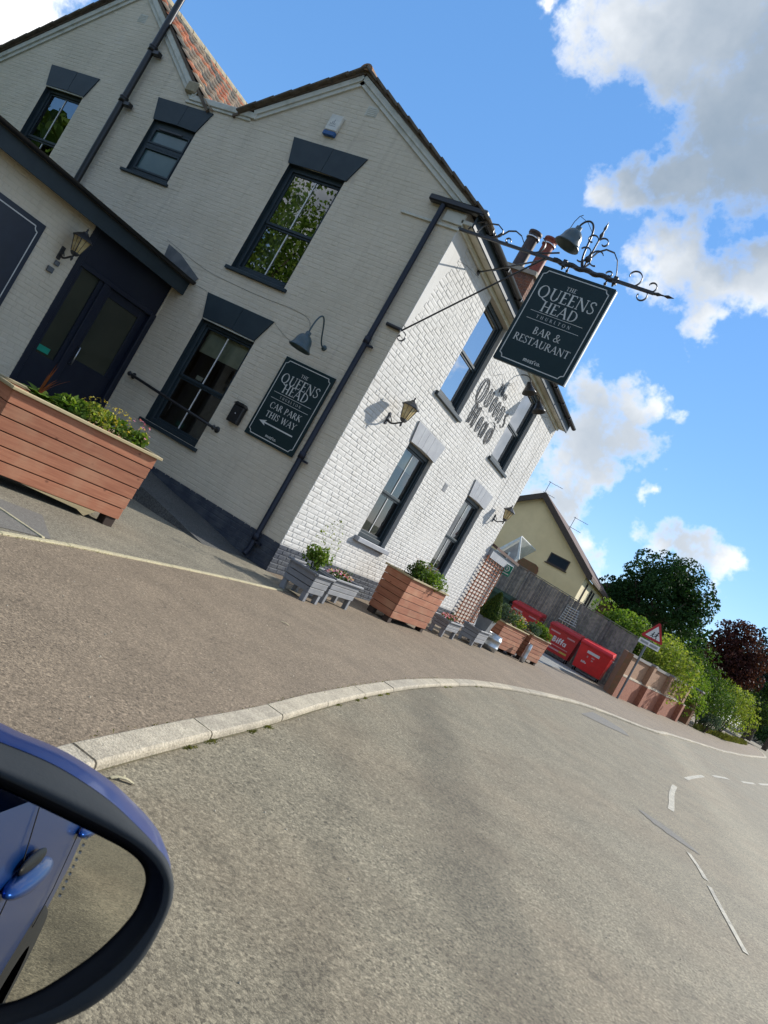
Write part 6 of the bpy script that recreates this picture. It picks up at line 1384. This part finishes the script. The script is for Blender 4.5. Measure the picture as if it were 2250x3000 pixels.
def hwin(pl,u0,u1,z0,z1,n=1,fr='frame_brown'):
    mb = MB(); f=.06
    pl.box(mb,u0,u1,z0,z0+f,-.04,.03);pl.box(mb,u0,u1,z1-f,z1,-.04,.03);pl.box(mb,u0,u0+f,z0+f,z1-f,-.04,.03);pl.box(mb,u1-f,u1,z0+f,z1-f,-.04,.03)
    for i in range(1,n): c=u0+(u1-u0)*i/n; pl.box(mb,c-.03,c+.03,z0+f,z1-f,-.04,.03)
    w = mb.build('window',fr,hs_); mb = MB(); pl.quad(mb,u0+f,u1-f,z0+f,z1-f,.012); mb.build('pane','house_glass',w); mb = MB(); pl.box(mb,u0-.08,u1+.06,z0-.06,z0,0,.08); mb.build('sill',fr,w)
hwin(HG,-4.32,-3.1,4.40,5.02,1); hwin(HE,1.3,1.75,3.0,4.5); hwin(HE,3.6,4.3,2.9,4.4); hwin(HE,4.7,5.3,2.9,4.4)
mb = MB(); HG.prism(mb,[(-5.9,3.0),(-5.9,3.98),(-4.75,3.98),(-4.55,3.90),(-4.45,3.70),(-4.45,3.0)],.02,.06); mb.build('brick_panel','wall_brick_side',hs_)
pc = thing('white_porch', 'white timber gabled porch with steep roof in front of the yellow house', 'porch', (-5.05,29.,gz(29.)))
PC = PL((5.05,0,-gz(29.)),(1,0,0),(0,-1,0))
for pts in ([(-4.9,4.62),(-4.9,4.44),(-5.60,3.30),(-5.72,3.40)], [(-4.9,4.62),(-4.42,3.50),(-4.54,3.44),(-4.9,4.44)]):
    mb = MB(); PC.prism(mb, pts, .02, .08); mb.build('barge_board', 'upvc', pc)
for a, b in (((-4.9,4.60),(-5.75,3.28)),):
    mb = MB(); z = gz(29.); mb.prism([(a[0]+5.05,0,a[1]-z),(b[0]+5.05,0,b[1]-z),(b[0]+5.05,4.,b[1]-z),(a[0]+5.05,4.,a[1]-z)], (0,0,.05)); mb.build('roof', 'upvc', pc)
mb = MB(); PC.prism(mb, [(-4.9,4.40),(-5.52,3.36),(-5.52,.6),(-4.56,.6),(-4.56,3.5)], -.3, -.25); mb.build('gable_infill', 'lintel_grey', pc)
for x in (-5.50,-5.05,-4.60): mb = MB(); PC.box(mb,x-.04,x+.04,gz(29.),3.6,-.05,.03,0,.006); mb.build('post','upvc',pc)
mb = MB(); PC.box(mb,-5.35,-5.12,2.9,3.5,-.26,-.22); mb.build('porch_window','house_glass',pc)
# roof aerials
for x,z0,z1,y,lab in ((-6.9,7.6,9.0,36.,'spindly television aerial on the ridge of the yellow house'),(-4.75,6.6,7.85,37.,'second television aerial lower on the yellow house roof slope')):
    t = thing('tv_aerial',lab,'aerial',(x,y,z0),0,'television aerials'); h = z1-z0
    mb = MB(); mb.tube([(0,0,-.4),(0,0,h)],.018,6); mb.build('mast','pole_grey',t)
    for zz,l in ((h-.05,.55),(h*.45,.45)):
        mb = MB(); mb.tube([(-.1,0,zz),(l*1.6,0,zz-.05)],.013,5); mb.build('boom','pole_grey',t)
        for i in range(5): mb = MB(); xx=-.05+i*l*.35; mb.tube([(xx,-.22,zz-.02*i*.5),(xx,.22,zz-.02*i*.5)],.008,4); mb.build('element','pole_grey',t)
bh = thing('brick_house','dark red brick house end showing between the yellow house and big tree','house',(-1.5,48,gz(48)))
mb = MB(); mb.box(-2.2,2.2,0,8,-.2,4.6); mb.build('wall','wall_brick_side',bh); mb = MB(); mb.prism([(-2.4,-.2,4.6),(2.4,-.2,4.6),(0,-.2,6.2)],(0,8.4,0)); mb.build('roof','house_tile',bh)
fb_ = thing('bungalow','distant bungalow with brown roof beyond the far hedge','house',(16.5,96,gz(96)))
mb = MB(); mb.box(-4,4,0,7,-.2,2.4); mb.build('wall','render_cream',fb_); mb = MB(); mb.prism([(-4.5,-.5,2.4),(4.5,-.5,2.4),(2.5,3.5,4.6),(-2.5,3.5,4.6)],(0,0,.1)); mb.prism([(-4.5,7.5,2.4),(-2.5,3.5,4.6),(2.5,3.5,4.6),(4.5,7.5,2.4)],(0,0,.1)); mb.prism([(-4.5,-.5,2.4),(-2.5,3.5,4.6),(-4.5,7.5,2.4)],(0,0,.1)); mb.prism([(4.5,-.5,2.4),(4.5,7.5,2.4),(2.5,3.5,4.6)],(0,0,.1)); mb.build('roof','house_tile',fb_)
# ------------------------------------------------------------------ the car (only its door mirror and, in the glass, its side are in view)
CZ = ROAD_DZ; AF = radians(45)
def zp(x, y): return ray(x*520/1353, 2150+y*520/1353)      # bearing of a point on the mirror
gc = CAM+zp(430, 1200).normalized()*.53                     # a point on the glass
def c2w(v): return Vector((v[0]*cos(AF)-v[1]*sin(AF), v[0]*sin(AF)+v[1]*cos(AF), v[2]))
# the mirror sits at local (1.03, .55, h)
rootc = Vector((gc.x, gc.y, CZ))-Vector((*c2w((1.035, .55, 0))[:2], 0))
car = thing('car', 'blue car whose door mirror fills the bottom left corner', 'car', rootc, AF)
def w2l(p): d = Vector(p)-rootc; return Vector((d.x*cos(AF)+d.y*sin(AF), -d.x*sin(AF)+d.y*cos(AF), d.z))
HND = rootc+c2w((.90, -.62, gc.z-CZ-.24))                   # door handle
hp = CAM+zp(225, 1075).normalized()*.53
inc = (hp-CAM).normalized(); outd = (HND-hp).normalized(); MN = (outd-inc).normalized()
def hit(x, y, d): r = zp(x, y); t = (gc+MN*d-CAM).dot(MN)/r.dot(MN); return w2l(CAM+r*t)
G_ = [(0,425),(390,610),(780,800),(960,900),(1060,990),(1095,1080),(1085,1180),(1000,1370),(800,1590),(600,1750),(300,1940),(0,2055),(-300,2080),(-560,1900),(-640,1400),(-600,800),(-480,420),(-250,330)]
B_ = [(0,330),(400,515),(800,715),(1000,830),(1130,935),(1215,1045),(1250,1170),(1190,1390),(990,1670),(740,1890),(400,2100),(0,2240),(-330,2270),(-640,2060),(-740,1450),(-690,760),(-540,320),(-270,215)]
O_ = [(0,240),(420,420),(830,625),(1060,765),(1220,890),(1300,1020),(1325,1190),(1270,1390),(1080,1730),(800,2010),(460,2200),(0,2350),(-350,2390),(-700,2160),(-800,1500),(-740,720),(-590,230),(-290,125)]
C_ = [(0,60),(420,238),(800,480),(1060,715),(1210,880),(1292,1020),(1318,1190),(1262,1390),(1070,1725),(790,2005),(450,2192),(0,2340),(-350,2380),(-690,2150),(-790,1500),(-730,700),(-600,60),(-300,-55)]
def ring(P, d, k=6):
    n = len(P); out = []
    for i in range(n):
        p0, p1, p2, p3 = (Vector((*P[(i+j) % n], 0)) for j in (-1, 0, 1, 2))
        for s in range(k): t = s/k; q = .5*((2*p1)+(p2-p0)*t+(2*p0-5*p1+4*p2-p3)*t*t+(3*p1-p0-3*p2+p3)*t**3); out.append(hit(q.x, q.y, d))
    return out
def loft(mb, rings, mi=0, cap=False):
    n = len(rings[0]); vs = [v for r in rings for v in r]; fs = [(i*n+k, i*n+(k+1) % n, (i+1)*n+(k+1) % n, (i+1)*n+k) for i in range(len(rings)-1) for k in range(n)]
    mb.add(vs, fs, mi, True)
    if cap: mb.add(rings[-1], [tuple(range(n))], mi, False)
def shrink(r, f, dv):
    c = sum(r, Vector())/len(r); return [c+(p-c)*f+dv for p in r]
NL = Vector((MN.x*cos(AF)+MN.y*sin(AF), -MN.x*sin(AF)+MN.y*cos(AF), MN.z))
rg, rb_, ro, rc = ring(G_, 0), ring(B_, .013), ring(O_, .009), ring(C_, -.018)
mb = MB(); loft(mb, [rc, shrink(rc, .985, -NL*.025), shrink(rc, .93, -NL*.055), shrink(rc, .80, -NL*.080), shrink(rc, .5, -NL*.095)], cap=True); mh = mb.build('mirror_housing', 'blue_pearl', car)
mb = MB(); loft(mb, [shrink(rb_, 1., NL*0), [a.lerp(b, .5)+NL*.004 for a, b in zip(rb_, ro)], ro, [a.lerp(b, .55) for a, b in zip(ro, rc)], shrink(rc, .995, -NL*.001)]); mb.build('mirror_bezel', 'bezel_grey', mh)
mb = MB(); loft(mb, [rb_, shrink(rb_, .985, -NL*.010), shrink(rg, 1.01, -NL*.004)]); mb.build('mirror_surround', 'car_black', mh)
mb = MB(); mb.add(shrink(rg, 1.015, Vector()), [tuple(range(len(rg)))]); mb.build('mirror_glass', 'mirror_silver', mh)
mb = MB()
for i in range(9):
    x, y = 660-205*i/8, 795+440*i/8; c = hit(x, y, .0008); ex_ = (hit(x+10, y, .0008)-c).normalized(); ey_ = NL.cross(ex_); mb.poly([c+(ex_*cos(a)+ey_*sin(a))*.0008 for a in [2*pi*j/10 for j in range(10)]])
mb.build('aspheric_dots', 'print_grey', mh)
mb = MB(); cN = sum(rc, Vector())/len(rc); mb.tube([cN-NL*.06+Vector((-.06,0,-.03)), Vector((.86,.62,cN.z-.10))], [.05,.045], 10); mb.build('mirror_stalk', 'car_black', mh)
# body: lofted cross-sections
SEC = []   # (y, half width sill, half width belt, z sill, z belt)
def prof(y):
    t = max(0, (abs(y+.15)-1.2)/1.0); hw = .90-.10*t*t; return hw
zb = gc.z-CZ-.10
YS_ = [2.05,1.85,1.5,1.1,.72,.4,0,-.4,-.8,-1.2,-1.6,-1.95,-2.15]
rings = []
for y in YS_:
    hw = prof(y); zt = zb if -1.7 < y < .75 else (zb-.05-.10*max(0, y-.75) if y > 0 else zb-.05)
    zs = .24 if abs(y) < 2 else .38
    r = [Vector((hw*.86,y,zs)), Vector((hw*.965,y,zs+.10)), Vector((hw,y,zs+.26)), Vector((hw*1.0,y,zt-.28)), Vector((hw*.985,y,zt-.12)), Vector((hw*.955,y,zt)), Vector((hw*.80,y,zt+.03)), Vector((0,y,zt+.06))]
    rings.append(r+[Vector((-v.x,v.y,v.z)) for v in r[::-1][1:]])
mb = MB(); n = len(rings[0])
vs = [v for r in rings for v in r]; fs = [(i*n+k, (i+1)*n+k, (i+1)*n+k+1, i*n+k+1) for i in range(len(rings)-1) for k in range(n-1) if not (5 <= k <= 8 and 4 <= i <= 9)]
mb.add(vs, fs, 0, True); mb.add(rings[0], [tuple(range(n))], 0); mb.add(rings[-1], [tuple(range(n))[::-1]], 0); mb.build('body', 'blue_pearl', car)
mb = MB()
roofp = [(.70,zb),(.05,1.48),(-.5,1.53),(-1.2,1.50),(-1.75,zb)]
for s in (-1, 1):
    for (a, b) in zip(roofp, roofp[1:]): mb.tube([(s*(.80 if abs(a[1]-zb) < .01 else .60), a[0], a[1]), (s*(.80 if abs(b[1]-zb) < .01 else .60), b[0], b[1])], .035, 6)
vs = [(s*.61, y, z+.02) for y, z in roofp[1:4] for s in (-1, 1)]; mb.add(vs, [(0,1,3,2),(2,3,5,4)], 0, True); mb.build('roof', 'blue_pearl', car)
mb = MB(); mb.add([(-.78,.72,zb),(.78,.72,zb),(.58,.06,1.47),(-.58,.06,1.47)], [(0,1,2,3)]); mb.add([(-.78,-1.76,zb),(.78,-1.76,zb),(.58,-1.22,1.48),(-.58,-1.22,1.48)], [(3,2,1,0)]); mb.build('windscreen', 'car_glass', car)
mb = MB(); mb.box(-.75,.75,-1.7,.6,.25,.30); mb.build('cabin_floor', 'car_black', car)
for y in (.62, -.52, -1.28):
    mb = MB(); mb.tube([(.905*1.0,y,.36),(.905,y,zb-.28),(.893,y,zb-.12),(.866,y,zb-.01)], .0012, 5); mb.build('door_gap', 'car_black', car)
hx = w2l(HND)
for dy in (0., -.85):
    h = Vector((.902, hx.y+dy, hx.z)); sph = [(sin(pi*k/12), -cos(pi*k/12)) for k in range(13)]
    mb = MB(); mb.lathe(sph, 18, 0, Matrix.Translation(h) @ Matrix.Diagonal((.026, .20, .022, 1))); dh = mb.build('door_handle', 'blue_pearl', car)
    mb = MB(); mb.lathe(sph, 18, 0, Matrix.Translation(h+Vector((-.006, .02, .028))) @ Matrix.Diagonal((.009, .12, .020, 1))); mb.build('handle_recess', 'car_black', dh)
for y in (1.32, -1.38):
    for s in (-1, 1):
        T = Matrix.Translation((s*.80,y,.31)) @ Matrix.Rotation(pi/2,4,'Y'); mb = MB(); mb.lathe([(.20,-.11),(.29,-.11),(.315,-.08),(.315,.08),(.29,.11),(.20,.11)], 24, 0, T); wh = mb.build('wheel', 'tyre', car)
        mb = MB(); mb.lathe([(0,.07*s),(.06,.09*s),(.20,.08*s),(.21,.05*s)], 20, 0, T); mb.build('rim', 'alloy', wh)
